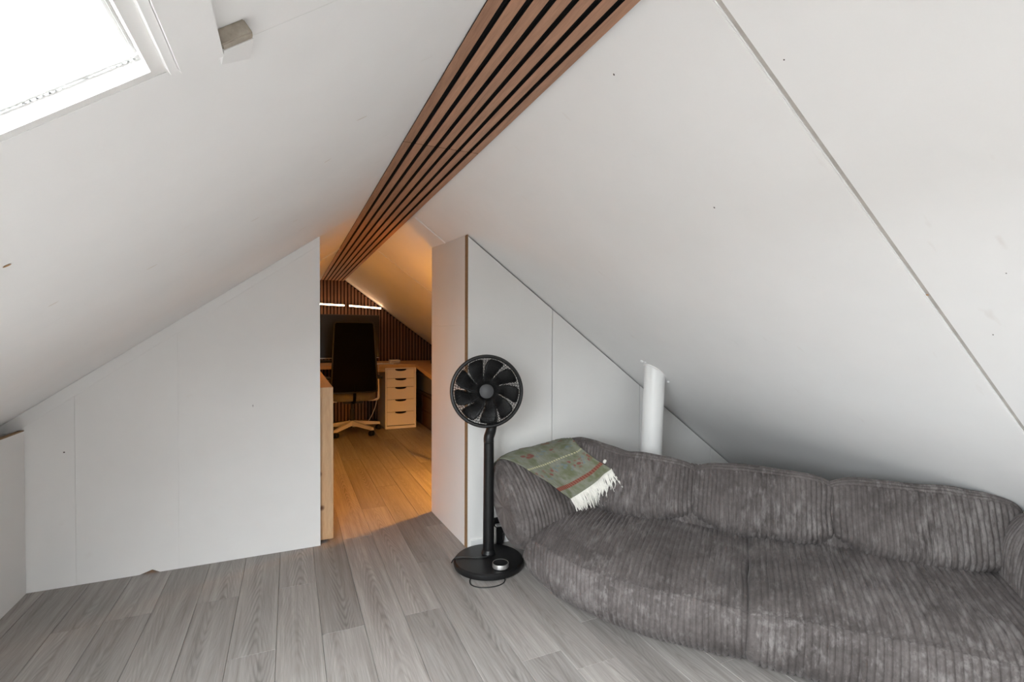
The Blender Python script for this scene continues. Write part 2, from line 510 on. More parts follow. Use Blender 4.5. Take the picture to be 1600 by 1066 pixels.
def tube_geo(pts, rad, n=10, closed=False, caps=True):
    """tube along points; rad a number or list; returns verts, faces"""
    pts = [Vector(p) for p in pts]
    m = len(pts)
    rads = rad if isinstance(rad, (list, tuple)) else [rad] * m
    vs_, fs = [], []
    prev = None
    for i, p in enumerate(pts):
        a = pts[(i - 1) % m] if (closed or i > 0) else p
        b = pts[(i + 1) % m] if (closed or i < m - 1) else p
        d = (b - a).normalized()
        if prev is None:
            ref = Vector((0, 0, 1)) if abs(d.z) < 0.9 else Vector((1, 0, 0))
            u_ = d.cross(ref).normalized()
        else:
            u_ = (prev - d * prev.dot(d)).normalized()
        prev = u_
        v_ = d.cross(u_)
        for k in range(n):
            t = 2 * PI * k / n
            vs_.append(p + (u_ * math.cos(t) + v_ * math.sin(t)) * rads[i])
    for i in range(m if closed else m - 1):
        j = (i + 1) % m
        for k in range(n):
            l = (k + 1) % n
            fs.append((i * n + k, i * n + l, j * n + l, j * n + k))
    if caps and not closed:
        fs.append(tuple(range(n))[::-1])
        fs.append(tuple((m - 1) * n + k for k in range(n)))
    return vs_, fs

def tube(name, pts, rad, mat, parent=None, n=10, closed=False):
    v, f = tube_geo(pts, rad, n, closed)
    return mesh(name, v, f, mat, parent, smooth=True)

def lathe(name, profile, center, axis, mat, parent=None, n=48, smooth=True):
    """profile (r, h) revolved around `axis` through center"""
    ax = Vector(axis).normalized()
    ref = Vector((0, 0, 1)) if abs(ax.z) < 0.9 else Vector((1, 0, 0))
    u_ = ax.cross(ref).normalized()
    v_ = ax.cross(u_)
    c = Vector(center)
    vs_, fs = [], []
    for (r_, h_) in profile:
        for k in range(n):
            t = 2 * PI * k / n
            vs_.append(c + ax * h_ + (u_ * math.cos(t) + v_ * math.sin(t)) * max(r_, 1e-5))
    for i in range(len(profile) - 1):
        for k in range(n):
            l = (k + 1) % n
            fs.append((i * n + k, i * n + l, (i + 1) * n + l, (i + 1) * n + k))
    o = mesh(name, vs_, fs, mat, parent, smooth=smooth)
    bm = bmesh.new()
    bm.from_mesh(o.data)
    bmesh.ops.recalc_face_normals(bm, faces=bm.faces)
    bm.to_mesh(o.data)
    bm.free()
    if smooth:
        sharp(o)
    return o

def sharp(o, ang=0.6):
    o.data.set_sharp_from_angle(angle=ang)

def catmull(P, n, closed=False):
    """resample control points (any dimension) with a Catmull-Rom curve into n samples"""
    m = len(P)
    out = []
    segs = m if closed else m - 1
    for i in range(n):
        t = i / n * segs if closed else i / (n - 1) * segs
        k = min(int(t), segs - 1)
        f = t - k
        def g(j):
            return P[j % m] if closed else P[max(0, min(m - 1, j))]
        p0, p1, p2, p3 = g(k - 1), g(k), g(k + 1), g(k + 2)
        out.append(tuple(0.5 * (2 * b + (c - a) * f + (2 * a - 5 * b + 4 * c - d) * f * f + (3 * b - a - 3 * c + d) * f ** 3) for a, b, c, d in zip(p0, p1, p2, p3)))
    return out

random.seed(7)

# ================================================================ THE SETTING
# ---------------------------------------------------------------- floor
floor = box('floor', -2.1, 3.05, Y_BACK - 0.02, Y_END + 0.06, -0.04, -0.009, 'void_dark', None)
tag(floor, 'grey oak plank floor running the length of the attic', 'floor', kind='structure')
PL = 1.26
joint = {-8: 2.24, -7: 1.88, -6: 2.30, -5: 2.315, -4: 2.76, -3: 2.317, -2: 1.875, -1: 2.313, 0: 1.894, 1: 2.73, 2: 1.895, 3: 2.307, 4: 1.468, 5: 2.62, 6: 1.579, 7: 2.05, 8: 1.19}
plank_cache = {}
def plank_mesh(L):
    key = round(L, 3)
    if key in plank_cache:
        return plank_cache[key]
    w_, h_ = 0.0747, 0.009
    b_ = 0.0018
    l_ = L / 2 - 0.0004
    v = [(-w_, -l_, -h_), (w_, -l_, -h_), (w_, l_, -h_), (-w_, l_, -h_),
         (-w_, -l_, -b_), (w_, -l_, -b_), (w_, l_, -b_), (-w_, l_, -b_),
         (-w_ + b_, -l_ + b_ * 0.4, 0), (w_ - b_, -l_ + b_ * 0.4, 0), (w_ - b_, l_ - b_ * 0.4, 0), (-w_ + b_, l_ - b_ * 0.4, 0)]
    f = [(0, 1, 5, 4), (1, 2, 6, 5), (2, 3, 7, 6), (3, 0, 4, 7), (4, 5, 9, 8), (5, 6, 10, 9), (6, 7, 11, 10), (7, 4, 8, 11), (8, 9, 10, 11)]
    me = bpy.data.meshes.new('floor_plank')
    me.from_pydata(v, [], f)
    me.update()
    me.materials.append(MATS['plank'])
    plank_cache[key] = me
    return me
fb = world_of(floor)
for k_ in range(-8, 14):
    xc = 0.104 + 0.15 * (k_ + 0.5)
    j0 = joint.get(k_, 1.2 + random.random() * PL)
    y = j0
    while y > Y_BACK:
        y -= PL
    while y < Y_END:
        a, b = max(y, Y_BACK), min(y + PL, Y_END)
        if b - a > 0.02:
            put(plank_mesh(b - a), 'floor_plank', floor, Vector((xc, (a + b) / 2, 0)) - fb)
        y += PL

# ---------------------------------------------------------------- ceiling: two slopes of painted boards
ceil = thing('ceiling', 'white painted sloping attic ceiling boards on both sides', 'ceiling', (RIDGE, 2.4, 1.84), kind='structure')
XL0, XR1 = -2.07, 2.99
def holed(name, side, x0, x1, y0, y1, o0, o1, mat, holes, parent, bevel=0.0):
    """a slope board cut into strips around roof-window holes"""
    ys = [y0]
    for (hx0, hx1, hy0, hy1) in sorted(holes, key=lambda h: h[2]):
        if hy1 <= y0 or hy0 >= y1: continue
        a, b = max(hy0, y0), min(hy1, y1)
        if a > ys[-1] + 1e-4:
            slope_box(name, side, x0, x1, ys[-1], a, o0, o1, mat, parent, bevel)
        slope_box(name, side, x0, hx0, a, b, o0, o1, mat, parent, bevel)
        slope_box(name, side, hx1, x1, a, b, o0, o1, mat, parent, bevel)
        ys.append(b)
    if ys[-1] < y1 - 1e-4:
        slope_box(name, side, x0, x1, ys[-1], y1, o0, o1, mat, parent, bevel)
# inner boards
holed('ceiling_board', 'L', XL0, RIDGE, Y_BACK - 0.05, 0.682, 0.0, 0.02, 'ceiling_paint', SKY, ceil)
slope_box('ceiling_board', 'L', XL0, RIDGE, 0.6825, 2.71, 0.0, 0.02, 'ceiling_paint', ceil)
slope_box('ceiling_board', 'L', XL0, RIDGE, 2.7105, 3.94, 0.0, 0.02, 'ceiling_paint', ceil)
slope_box('ceiling_board', 'L', XL0, RIDGE, 3.9405, Y_END + 0.05, 0.0, 0.02, 'ceiling_paint', ceil)
slope_box('ceiling_board', 'R', RIDGE, XR1, Y_BACK - 0.05, 0.6520, 0.0, 0.02, 'ceiling_paint', ceil, 0.002)
slope_box('ceiling_board', 'R', RIDGE, XR1, 0.6605, 2.71, 0.0, 0.02, 'ceiling_paint', ceil, 0.002)
slope_box('ceiling_board', 'R', RIDGE, XR1, 2.7105, 3.94, 0.0, 0.02, 'ceiling_paint', ceil)
slope_box('ceiling_board', 'R', RIDGE, XR1, 3.9405, Y_END + 0.05, 0.0, 0.02, 'ceiling_paint', ceil)
slope_box('seam_filler', 'R', 0.62, 2.9, 0.6520, 0.6605, 0.0035, 0.02, 'seam_filler', ceil)
# faint paper joint beside the open seam
slope_box('joint_tape', 'R', 0.63, 2.9, 0.664, 0.742, -0.0007, 0.001, 'ceiling_paint', ceil)
# roof deck outside
holed('roof_deck', 'L', XL0 - 0.05, RIDGE + 0.03, Y_BACK - 0.05, Y_END + 0.05, 0.02, 0.06, 'void_dark', SKY, ceil)
slope_box('roof_deck', 'R', RIDGE - 0.03, XR1 + 0.05, Y_BACK - 0.05, Y_END + 0.05, 0.02, 0.06, 'void_dark', ceil)
# cover battens in the study
for yb in (2.712, 3.94):
    slope_box('cover_batten', 'R', 0.635, 1.9, yb - 0.012, yb + 0.012, -0.006, 0.0, 'ceiling_paint', ceil, 0.002)
slope_box('cover_batten', 'L', -0.6, 0.345, 3.945, 3.965, -0.007, 0.0, 'ceiling_paint', ceil, 0.002)
# nail marks and scuffs
def mark(side, x, y, ln, wd, rot, mat):
    bm = bmesh.new()
    bmesh.ops.create_circle(bm, cap_ends=True, segments=10, radius=1.0)
    t_ = Vector((1, 0, 0.72 if side == 'L' else -0.736)).normalized()
    n_ = NL if side == 'L' else NR
    yv = Vector((0, 1, 0))
    p0 = sl(side, x, y, -0.0008)
    for v in bm.verts:
        a, b = v.co.x * ln, v.co.y * wd
        a, b = a * math.cos(rot) - b * math.sin(rot), a * math.sin(rot) + b * math.cos(rot)
        v.co = p0 + t_ * a + yv * b
    return from_bm('nail_mark', bm, mat, ceil)
for a in [('R', 0.686, 0.95, 0.003, 0.002, 0.5, 'dark_mark'), ('R', 1.04, 0.985, 0.003, 0.002, 0.2, 'dark_mark'), ('R', 0.822, 0.62, 0.0015, 0.0015, 0, 'dark_mark'),
          ('R', 1.50, 0.585, 0.002, 0.0015, 0.2, 'dark_mark'), ('R', 1.373, 0.656, 0.003, 0.003, 0, 'rust_mark'), ('L', -0.40, 1.02, 0.006, 0.004, 0.2, 'rust_mark'),
          ('R', 1.33, 0.50, 0.0015, 0.0012, 0.2, 'dark_mark')]:
    mark(*a)
for (x_, y_, l_, r_) in ((0.155, 1.20, 0.016, 0.15), (0.093, 1.40, 0.012, -0.2), (-0.315, 1.50, 0.014, 0.1), (-0.09, 1.60, 0.014, 0.1), (0.02, 1.95, 0.012, 0.1), (-0.46, 1.36, 0.012, 0.0), (0.05, 2.2, 0.02, 0.1)):
    mark('L', x_, y_, l_, 0.0022, r_, 'scuff').name = 'scuff_mark'

# ---------------------------------------------------------------- roof windows in the left slope
for wi, (x0, x1, y0, y1) in enumerate(SKY):
    w_ = thing('window_%d' % (wi + 1), 'white roof window in the left slope, overexposed by daylight' if wi == 0 else 'second roof window in the left slope behind the viewer', 'window', sl('L', (x0 + x1) / 2, (y0 + y1) / 2), kind='structure')
    e = 0.012
    slope_box('reveal', 'L', x0, x1, y1 - e, y1, 0.0005, 0.064, 'white_gloss', w_)
    slope_box('reveal', 'L', x0, x1, y0, y0 + e, 0.0005, 0.064, 'white_gloss', w_)
    slope_box('reveal', 'L', x0, x0 + e, y0 + e, y1 - e, 0.0005, 0.064, 'white_gloss', w_)
    slope_box('reveal', 'L', x1 - e, x1, y0 + e, y1 - e, 0.0005, 0.064, 'white_gloss', w_)
    s0, s1 = 0.016, 0.030
    g = 0.005
    sash = slope_box('sash_rail', 'L', x0 + e, x1 - e, y1 - e - g, y1 - e, s0, s1, 'white_gloss', w_, 0.003)
    slope_box('sash_rail', 'L', x0 + e, x1 - e, y0 + e, y0 + e + g, s0, s1, 'white_gloss', w_, 0.003)
    slope_box('sash_rail', 'L', x0 + e, x0 + e + g, y0 + e + g, y1 - e - g, s0, s1, 'white_gloss', w_, 0.003)
    slope_box('sash_rail', 'L', x1 - e - g, x1 - e, y0 + e + g, y1 - e - g, s0, s1, 'white_gloss', w_, 0.003)
    slope_box('pane', 'L', x0 + e + g, x1 - e - g, y0 + e + g, y1 - e - g, 0.020, 0.024, 'glass', w_)
hd = thing('trim_1', 'white head board boxed in above the roof window', 'trim', sl('L', -0.1, 0.3), kind='structure')
slope_box('head_board', 'L', -0.1195, -0.078, -0.5, 0.664, -0.016, 0.0, 'ceiling_paint', hd, 0.0)
slope_box('edge_strip', 'L', -0.1275, -0.1200, -0.5, 0.669, -0.011, 0.0, 'ceiling_paint', hd, 0.0)
stub = thing('batten_stub', 'short bare wooden batten end stuck to the ceiling beside the roof window', 'batten', sl('L', -0.06, 0.66))
slope_box('batten', 'L', -0.0775, -0.0470, 0.640, 0.652, -0.0165, 0.0, 'stub_wood', stub, 0.0012)
cp = [sl('L', -0.077, 0.6525, 0.0), sl('L', -0.047, 0.6525, 0.0), sl('L', -0.047, 0.725, 0.0), sl('L', -0.077, 0.715, 0.0),
      sl('L', -0.077, 0.6525, -0.0168), sl('L', -0.047, 0.6525, -0.0168), sl('L', -0.047, 0.725, -0.003), sl('L', -0.077, 0.715, -0.0008)]
mesh('plaster_cap', cp, hexa(cp)[1], 'ceiling_paint', stub)

# ---------------------------------------------------------------- left partition
YL = 2.70
wl = thing('wall_left', 'white painted partition board left of the study opening', 'wall', (-0.4, YL, 0), kind='structure')
def lpoly(xa, xb, notch=False):
    p = [(xa, 0.0)]
    if notch:
        p += [(-0.622, 0.0), (-0.574, 0.016), (-0.545, 0.0)]
    p += [(xb, 0.0), (xb, zl(xb) - 0.001), (xa, zl(xa) - 0.001)]
    return p
prism('wall_board', lpoly(-1.60, -0.846), 'y', YL, YL + 0.018, 'wall_paint', wl)
prism('wall_board', lpoly(-0.8453, -0.471, True), 'y', YL, YL + 0.018, 'wall_paint', wl)
prism('wall_board', lpoly(-0.4706, 0.141), 'y', YL, YL + 0.018, 'wall_paint', wl)
prism('stud_backing', [(-1.60, 0.03), (0.139, 0.03), (0.139, zl(0.139) - 0.002), (-1.60, zl(-1.60) - 0.002)], 'y', YL + 0.0185, YL + 0.032, 'wall_paint', wl)
# sloping cover strip under the ceiling
xs0, xs1 = -1.02, 0.1405
prism('cover_strip', [(xs0, zl(xs0) - 0.062), (xs1, zl(xs1) - 0.045), (xs1, zl(xs1) - 0.001), (xs0, zl(xs0) - 0.001)], 'y', YL - 0.0045, YL - 0.0001, 'wall_paint', wl)
def wall_dot(x, z, rx, rz, y, parent):
    bm = bmesh.new()
    bmesh.ops.create_circle(bm, cap_ends=True, segments=10, radius=1.0)
    for v in bm.verts:
        v.co = Vector((x + v.co.x * rx, y, z + v.co.y * rz))
    return from_bm('nail_mark', bm, 'dark_mark', parent)
wall_dot(-0.882, 0.582, 0.0035, 0.003, YL - 0.0006, wl)
wall_dot(-0.165, 0.741, 0.004, 0.0008, YL - 0.0006, wl)
wall_dot(-0.165, 0.741, 0.0008, 0.007, YL - 0.0007, wl)

# low knee board on the far left
kw = thing('wall_knee', 'low white knee-wall board with a bare chipboard top edge', 'wall', (-1.01, 1.5, 0), kind='structure')
box('knee_board', -1.028, -1.010, -1.3, 2.697, 0.0, 0.683, 'panel_paint', kw)
box('top_edge', -1.0282, -1.0098, -1.3, 2.697, 0.6832, 0.687, 'mdf', kw)
mesh('eaves_lining', [(-1.45, -1.5, 0.0), (-1.45, 2.7, 0.0), (-1.45, 2.7, 0.46), (-1.45, -1.5, 0.46)], [(0, 1, 2, 3)], 'void_dark', kw)

# ---------------------------------------------------------------- right partition
YR = 2.365
wr = thing('wall_right', 'pale grey cupboard panels closing the right eaves', 'wall', (1.6, YR, 0), kind='structure')
cuts = [0.822, 1.3135, 1.9125, 2.490, 2.96]
for a, b in zip(cuts[:-1], cuts[1:]):
    b_ = b - 0.0042
    p = [(a, 0.0), (b_, 0.0), (b_, max(0.005, zr(b_) - 0.010)), (a, zr(a) - 0.010)]
    prism('cupboard_panel', p, 'y', YR, YR + 0.016, 'panel_paint', wr)
prism('backing', [(0.822, 0.0), (2.98, 0.0), (2.98, zr(2.98) + 0.004), (0.822, zr(0.822) + 0.004)], 'y', YR + 0.0175, YR + 0.03, 'void_dark', wr)
t2 = prism('trim_2', [(0.8195, 0.0), (0.8235, 0.0), (0.8235, zr(0.8235) - 0.004), (0.8195, zr(0.8195) - 0.004)], 'y', YR - 0.0005, YR + 0.036, 'mdf')
tag(t2, 'brown raw board edge at the corner of the eaves panels', 'trim', kind='structure')
bb = box('baseboard_right', 0.84, 2.4, YR - 0.010, YR, 0.0, 0.040, 'white_gloss', None, 0.002)
tag(bb, 'low white skirting strip along the eaves panels', 'baseboard', kind='structure')
# return panel into the opening
ws = thing('wall_return', 'tall pale return panel at the right of the study opening', 'wall', (0.81, 2.65, 0), kind='structure')
def ret(z0, ztop, name='return_panel'):
    xa, ya, xb, yb = 0.8185, YR + 0.036, 0.792, 2.945
    def pt(f, side, z):
        x = xa + (xb - xa) * f + (0.018 if side else 0.0)
        y = ya + (yb - ya) * f
        zz = z if z is not None else zr(x) - 0.004
        return (x, y, zz)
    p = [pt(0, 0, z0), pt(0, 1, z0), pt(1, 1, z0), pt(1, 0, z0), pt(0, 0, ztop), pt(0, 1, ztop), pt(1, 1, ztop), pt(1, 0, ztop)]
    mesh(name, p, hexa(p)[1], 'panel_paint', ws)
ret(0.0, 1.139)
ret(1.1402, None)

# ---------------------------------------------------------------- end wall and back wall
we = thing('wall_end', 'study end wall clad in dark vertical timber slats', 'wall', (0.5, Y_END, 0), kind='structure')
prism('wall_core', [(XL0, 0), (XR1, 0), (RIDGE, 1.844)], 'y', Y_END, Y_END + 0.05, 'void_dark', we)
prism('felt_backing', [(XL0 + 0.02, 0), (XR1 - 0.02, 0), (RIDGE, 1.84)], 'y', Y_END - 0.009, Y_END - 0.001, 'felt', we)
x = -0.30
while x < 2.0:
    top = min(zl(x), zr(x + 0.027), 1.744) - 0.002
    if top > 0.1:
        b0 = prism('slat', [(x, 0.0), (x + 0.027, 0.0), (x + 0.027, top), (x, top)], 'y', Y_END - 0.020, Y_END - 0.009, 'walnut_up', we)
        veneer_faces(b0, 1, -1)
    x += 0.04
wb = thing('wall_back', 'white gable wall behind the viewer', 'wall', (0.5, Y_BACK, 0), kind='structure')
gx0, gx1, gz0, gz1 = ADDED_WINDOW
for poly in ([(XL0, 0), (XR1, 0), (XR1 - 0.01, 0.012), ((2.205 - gz0) / 0.736, gz0), ((gz0 - 1.49) / 0.72, gz0)],
             [((gz0 - 1.49) / 0.72, gz0), (gx0, gz0), (gx0, zl(gx0)), ],
             [(gx1, gz0), ((2.205 - gz0) / 0.736, gz0), (gx1, zr(gx1))],
             [(gx0, gz1), (gx1, gz1), (gx1, zr(gx1)), (RIDGE, 1.844), (gx0, zl(gx0))]):
    prism('wall_board', poly, 'y', Y_BACK - 0.05, Y_BACK, 'wall_paint', wb)
w3 = thing('window_2', 'gable window behind the viewer', 'window', ((gx0 + gx1) / 2, Y_BACK, gz0), kind='structure')
for (a, b, c, d) in ((gx0, gx1, gz0, gz0 + 0.04), (gx0, gx1, gz1 - 0.04, gz1), (gx0, gx0 + 0.04, gz0 + 0.04, gz1 - 0.04), (gx1 - 0.04, gx1, gz0 + 0.04, gz1 - 0.04)):
    box('window_frame', a, b, Y_BACK - 0.045, Y_BACK - 0.005, c, d, 'white_gloss', w3, 0.003)
box('pane', gx0 + 0.04, gx1 - 0.04, Y_BACK - 0.027, Y_BACK - 0.023, gz0 + 0.04, gz1 - 0.04, 'glass', w3)

# ---------------------------------------------------------------- slatted strip along the ridge: three panels end to end
ZS = 1.735
def slat_panel(y0, y1, label):
    t = thing('ceiling_slat_panel', label, 'slat panel', (0.479, (y0 + y1) / 2, ZS), 'walnut slat panels along the ridge')
    box('felt_backing', 0.338, 0.616, y0, y1, ZS + 0.011, ZS + 0.019, 'felt', t)
    for i in range(7):
        xa = 0.347 + i * 0.0397
        veneer_faces(box('slat', xa, xa + 0.0268, y0 + 0.0006, y1 - 0.0006, ZS, ZS + 0.0112, 'walnut', t, 0.0010, 1), 2, -1)
slat_panel(-0.74, 1.648, 'walnut slat panel on the ridge nearest the viewer')
slat_panel(1.650, 3.978, 'middle walnut slat panel on the ridge, over the study opening')
slat_panel(3.980, Y_END - 0.022, 'farthest walnut slat panel on the ridge, over the desk')
slat_panel(Y_BACK, -0.742, 'walnut slat panel on the ridge behind the viewer')

# ================================================================ SOFA
OX = Vector((1.05, 1.65, 0))
SA = Vector((0.643, -0.766, 0))
SB = Vector((0.766, 0.643, 0))
def S(s, t, z): return OX + SA * s + SB * t + Vector((0, 0, z))
sofa = thing('sofa', 'low grey-brown wide-wale corduroy sofa pushed under the right roof slope', 'sofa', S(0.6, 0.2, 0.0))

def ribbed(name, surf, nribs, nv, parent, amp=0.0090, per=8, wob=0.15, seed=0.0, band=None, closed_v=False, cap=False, flip=False, lump=0.006, lumpscale=5.0):
    """surface surf(u,v); ribs run along v, displaced along the normal; a fine grid of real wales"""
    nu = nribs * per + 1
    P = []
    rows = nv if closed_v else nv + 1
    for i in range(nu):
        u = i / (nu - 1)
        col = []
        for j in range(rows):
            v = j / nv
            col.append(Vector(surf(u, v)))
        P.append(col)
    verts = []
    for i in range(nu):
        for j in range(rows):
            p = P[i][j]
            du = P[min(i + 1, nu - 1)][j] - P[max(i - 1, 0)][j]
            if closed_v:
                dv = P[i][(j + 1) % rows] - P[i][(j - 1) % rows]
            else:
                dv = P[i][min(j + 1, rows - 1)] - P[i][max(j - 1, 0)]
            n_ = du.cross(dv)
            n_ = n_.normalized() if n_.length > 1e-10 else Vector((0, 0, 0))
            if flip: n_ = -n_
            w_ = wob * noise.noise(p * 7.0 + Vector((seed, 0, 0))) * 2.0
            ph = (i / per + w_)
            if band is not None:
                vv = j / nv
                if band[0] < vv < band[1]:
                    ph = (vv - band[0]) / (band[1] - band[0]) * band[2] + w_ * 0.6
            a = abs(math.sin(PI * ph))
            h_ = amp * (a ** 0.52)
            lm = lump * noise.noise(p * lumpscale + Vector((seed * 3.1, 5.0, 0))) + lump * 0.4 * noise.noise(p * lumpscale * 3.0)
            verts.append(p + n_ * (h_ + lm))
    faces = []
    for i in range(nu - 1):
        for j in range(rows if closed_v else rows - 1):
            k2 = (j + 1) % rows
            q = (i * rows + j, (i + 1) * rows + j, (i + 1) * rows + k2, i * rows + k2)
            faces.append(q[::-1] if flip else q)
    if cap:
        faces.append(tuple(range(rows)))
        faces.append(tuple((nu - 1) * rows + j for j in range(rows))[::-1])
    ob = mesh(name, verts, faces, 'cord', parent, smooth=True)
    mid = P[nu // 2]
    L = sum((mid[j + 1] - mid[j]).length for j in range(rows - 1))
    ul = ob.data.uv_layers.new(name='UVMap')
    vi = [0] * len(ob.data.loops)
    ob.data.loops.foreach_get('vertex_index', vi)
    uvs = []
    for q in vi:
        uvs += [(q // rows) / per + seed * 7.3, (q % rows) / nv * L]
    ul.data.foreach_set('uv', uvs)
    return ob

def smooth01(a, b, x):
    t = max(0.0, min(1.0, (x - a) / (b - a)))
    return t * t * (3 - 2 * t)

# --- seat: two joined cushions
def seat_shift(s):
    return 0.26 * (max(0.0, 0.22 - s) / 0.54) ** 1.7
seat_prof = catmull([(0.06, 0.004), (-0.03, 0.006), (-0.105, 0.045), (-0.140, 0.105), (-0.135, 0.165), (-0.121, 0.196), (-0.106, 0.201), (-0.03, 0.228), (0.10, 0.246), (0.25, 0.254), (0.42, 0.258), (0.60, 0.25)], 61)
def seat_surf(s0, s1, dz):
    def f(u, v):
        s = s0 + (s1 - s0) * u
        x_ = v * 60
        k = min(int(x_), 59)
        fr = x_ - k
        t = seat_prof[k][0] * (1 - fr) + seat_prof[k + 1][0] * fr
        z = seat_prof[k][1] * (1 - fr) + seat_prof[k + 1][1] * fr
        # rounding towards the two ends and a pinch at the shared seam
        d = min(abs(s - 0.598), 1.0)
        pin = 0.036 * math.exp(-(d / 0.013) ** 2)
        el = 0.10 * math.exp(-((s + 0.335) / 0.045) ** 2)
        sh = seat_shift(s)
        up = smooth01(0.05, 0.2, z)
        zz = z * (1 + dz * smooth01(0.3, 1.2, s)) - (pin + el) * up
        bow = 0.010 * math.sin(PI * u) * up
        gr = 0.012 * math.exp(-((v - 0.5) / 0.009) ** 2)
        front = smooth01(0.0, 0.1, -t)
        tt = t + sh * (1 - smooth01(0.1, 0.5, t) * 0.7) + (pin * 0.8 + el * 0.5) * front
        return S(s, tt, max(0.003, zz + bow - gr))
    return f
ribbed('seat_cushion', seat_surf(-0.335, 0.598, 0.06), 49, 150, sofa, seed=1.0, amp=0.0095, lump=0.010)
ribbed('seat_cushion', seat_surf(0.598, 1.66, 0.06), 54, 150, sofa, seed=2.0, amp=0.0095, lump=0.010)

# --- back cushions
def end_round(u, p=5.0):
    a = min(1.0, abs(2 * u - 1))
    return max(0.0, 1 - a ** p) ** (1 / p)
def back_t(s):
    return 0.020 - 0.042 * s + 0.55 * max(0.0, 0.12 - s) ** 1.6
back_ctrl = [(0.455, 0.248), (0.375, 0.266), (0.334, 0.318), (0.355, 0.385), (0.385, 0.455), (0.415, 0.512), (0.455, 0.532), (0.495, 0.505), (0.535, 0.430), (0.555, 0.330), (0.53, 0.25)]
back_prof = catmull(back_ctrl, 72, closed=True)
def back_surf(s0, s1, grow=1.0):
    ct, cz = 0.47, 0.36
    def f(u, v):
        s = s0 + (s1 - s0) * u
        x_ = (v % 1.0) * 72
        k = int(x_) % 72
        fr = x_ - int(x_)
        t = back_prof[k][0] * (1 - fr) + back_prof[(k + 1) % 72][0] * fr
        z = back_prof[k][1] * (1 - fr) + back_prof[(k + 1) % 72][1] * fr
        e = end_round(u, 4.0)
        et = 0.10 + 0.90 * e if 0 < u < 1 else 0.02
        ez = 0.30 + 0.70 * e ** 0.7 if 0 < u < 1 else 0.02
        t = ct + (t - ct) * et * grow
        z = cz + (z - cz) * ez
        sag = 0.014 * (1 - e)
        q = abs(2 * u - 1)
        if z < cz:
            z += 0.050 * q ** 2.6 * (cz - z) / 0.11
        if t < ct:
            t += 0.050 * q ** 3.0 * (ct - t) / 0.13
        z += 0.030 * smooth01(0.14, -0.20, s) * smooth01(0.36, 0.50, z)
        return S(s, t + back_t(s), z - sag + 0.006 * smooth01(0.6, 1.4, s))
    return f
bc = []
for i, (a, b, n_) in enumerate(((-0.285, 0.392, 39), (0.366, 0.906, 31), (0.880, 1.450, 33))):
    bc.append(ribbed('back_cushion', back_surf(a, b), n_, 176, sofa, closed_v=True, seed=4.0 + i, amp=0.0090, lump=0.011, band=(0.47, 0.80, 12)))
# padded back body behind the cushions
body_prof = catmull([(0.42, 0.22), (0.405, 0.30), (0.425, 0.40), (0.45, 0.485), (0.48, 0.505), (0.515, 0.47), (0.55, 0.36), (0.58, 0.2), (0.58, 0.03), (0.46, 0.02)], 60, closed=True)
def body_surf(u, v):
    s = -0.27 + 1.70 * u
    x_ = (v % 1.0) * 60
    k = int(x_) % 60
    fr = x_ - int(x_)
    t = body_prof[k][0] * (1 - fr) + body_prof[(k + 1) % 60][0] * fr
    z = body_prof[k][1] * (1 - fr) + body_prof[(k + 1) % 60][1] * fr
    return S(s, t + back_t(s), z)
ribbed('back_body', body_surf, 95, 60, sofa, closed_v=True, cap=True, seed=9.0, per=4, lump=0.004)

# --- left arm: a pad leaning outwards against the panels
arm_ctrl = [(0.270, 0.185), (0.262, 0.262), (0.205, 0.345), (0.120, 0.420), (0.035, 0.475), (-0.030, 0.492), (-0.075, 0.455), (-0.085, 0.370), (-0.045, 0.260), (0.03, 0.150), (0.13, 0.110), (0.215, 0.130)]
arm_prof = catmull(arm_ctrl, 72, closed=True)
AE = Vector((0.979, 0.204, 0)).normalized()
AN = Vector((0.204, -0.979, 0)).normalized()
def arm_surf(u, v):
    cm, cz = 0.10, 0.30
    x_ = (v % 1.0) * 72
    k = int(x_) % 72
    fr = x_ - int(x_)
    m_ = arm_prof[k][0] * (1 - fr) + arm_prof[(k + 1) % 72][0] * fr
    z = arm_prof[k][1] * (1 - fr) + arm_prof[(k + 1) % 72][1] * fr
    e = max(0.0, 1 - abs(min(1.0, max(0.0, 1 - u * 3.2))) ** 3.2) ** (1 / 3.2)   # rounded front end only
    e = 0.05 + 0.95 * e if u > 0 else 0.01
    m_ = cm + (m_ - cm) * (0.35 + 0.65 * e if u > 0 else 0.01)
    z = cz + (z - cz) * e
    base = Vector((0.893, 2.165, 0)) + AE * (0.50 * u) - AE * (0.20 * max(0.0, m_)) * (1 - u)
    return base + AN * m_ + Vector((0, 0, z + 0.03 * u))
larm = ribbed('arm', arm_surf, 27, 72, sofa, closed_v=True, cap=True, seed=12.0, lump=0.007)

# --- right arm, mostly outside the picture
rarm_ctrl = [(1.40, 0.19), (1.372, 0.26), (1.368, 0.34), (1.385, 0.43), (1.425, 0.495), (1.475, 0.500), (1.53, 0.45), (1.575, 0.36), (1.60, 0.24), (1.59, 0.10), (1.52, 0.03), (1.44, 0.10)]
rarm_prof = catmull(rarm_ctrl, 72, closed=True)
def rarm_surf(u, v):
    cs, cz = 1.48, 0.30
    x_ = (v % 1.0) * 72
    k = int(x_) % 72
    fr = x_ - int(x_)
    s = rarm_prof[k][0] * (1 - fr) + rarm_prof[(k + 1) % 72][0] * fr
    z = rarm_prof[k][1] * (1 - fr) + rarm_prof[(k + 1) % 72][1] * fr
    t = -0.06 + 0.52 * u
    e = end_round(u, 3.6)
    e = 0.06 + 0.94 * e if 0 < u < 1 else 0.01
    s = cs + (s - cs) * e
    z = cz + (z - cz) * e
    zmax = zr(S(s, t, 0).x) - 0.012
    return S(s, t, min(z, zmax))
ribbed('arm', rarm_surf, 28, 72, sofa, closed_v=True, seed=15.0, flip=True, lump=0.006)

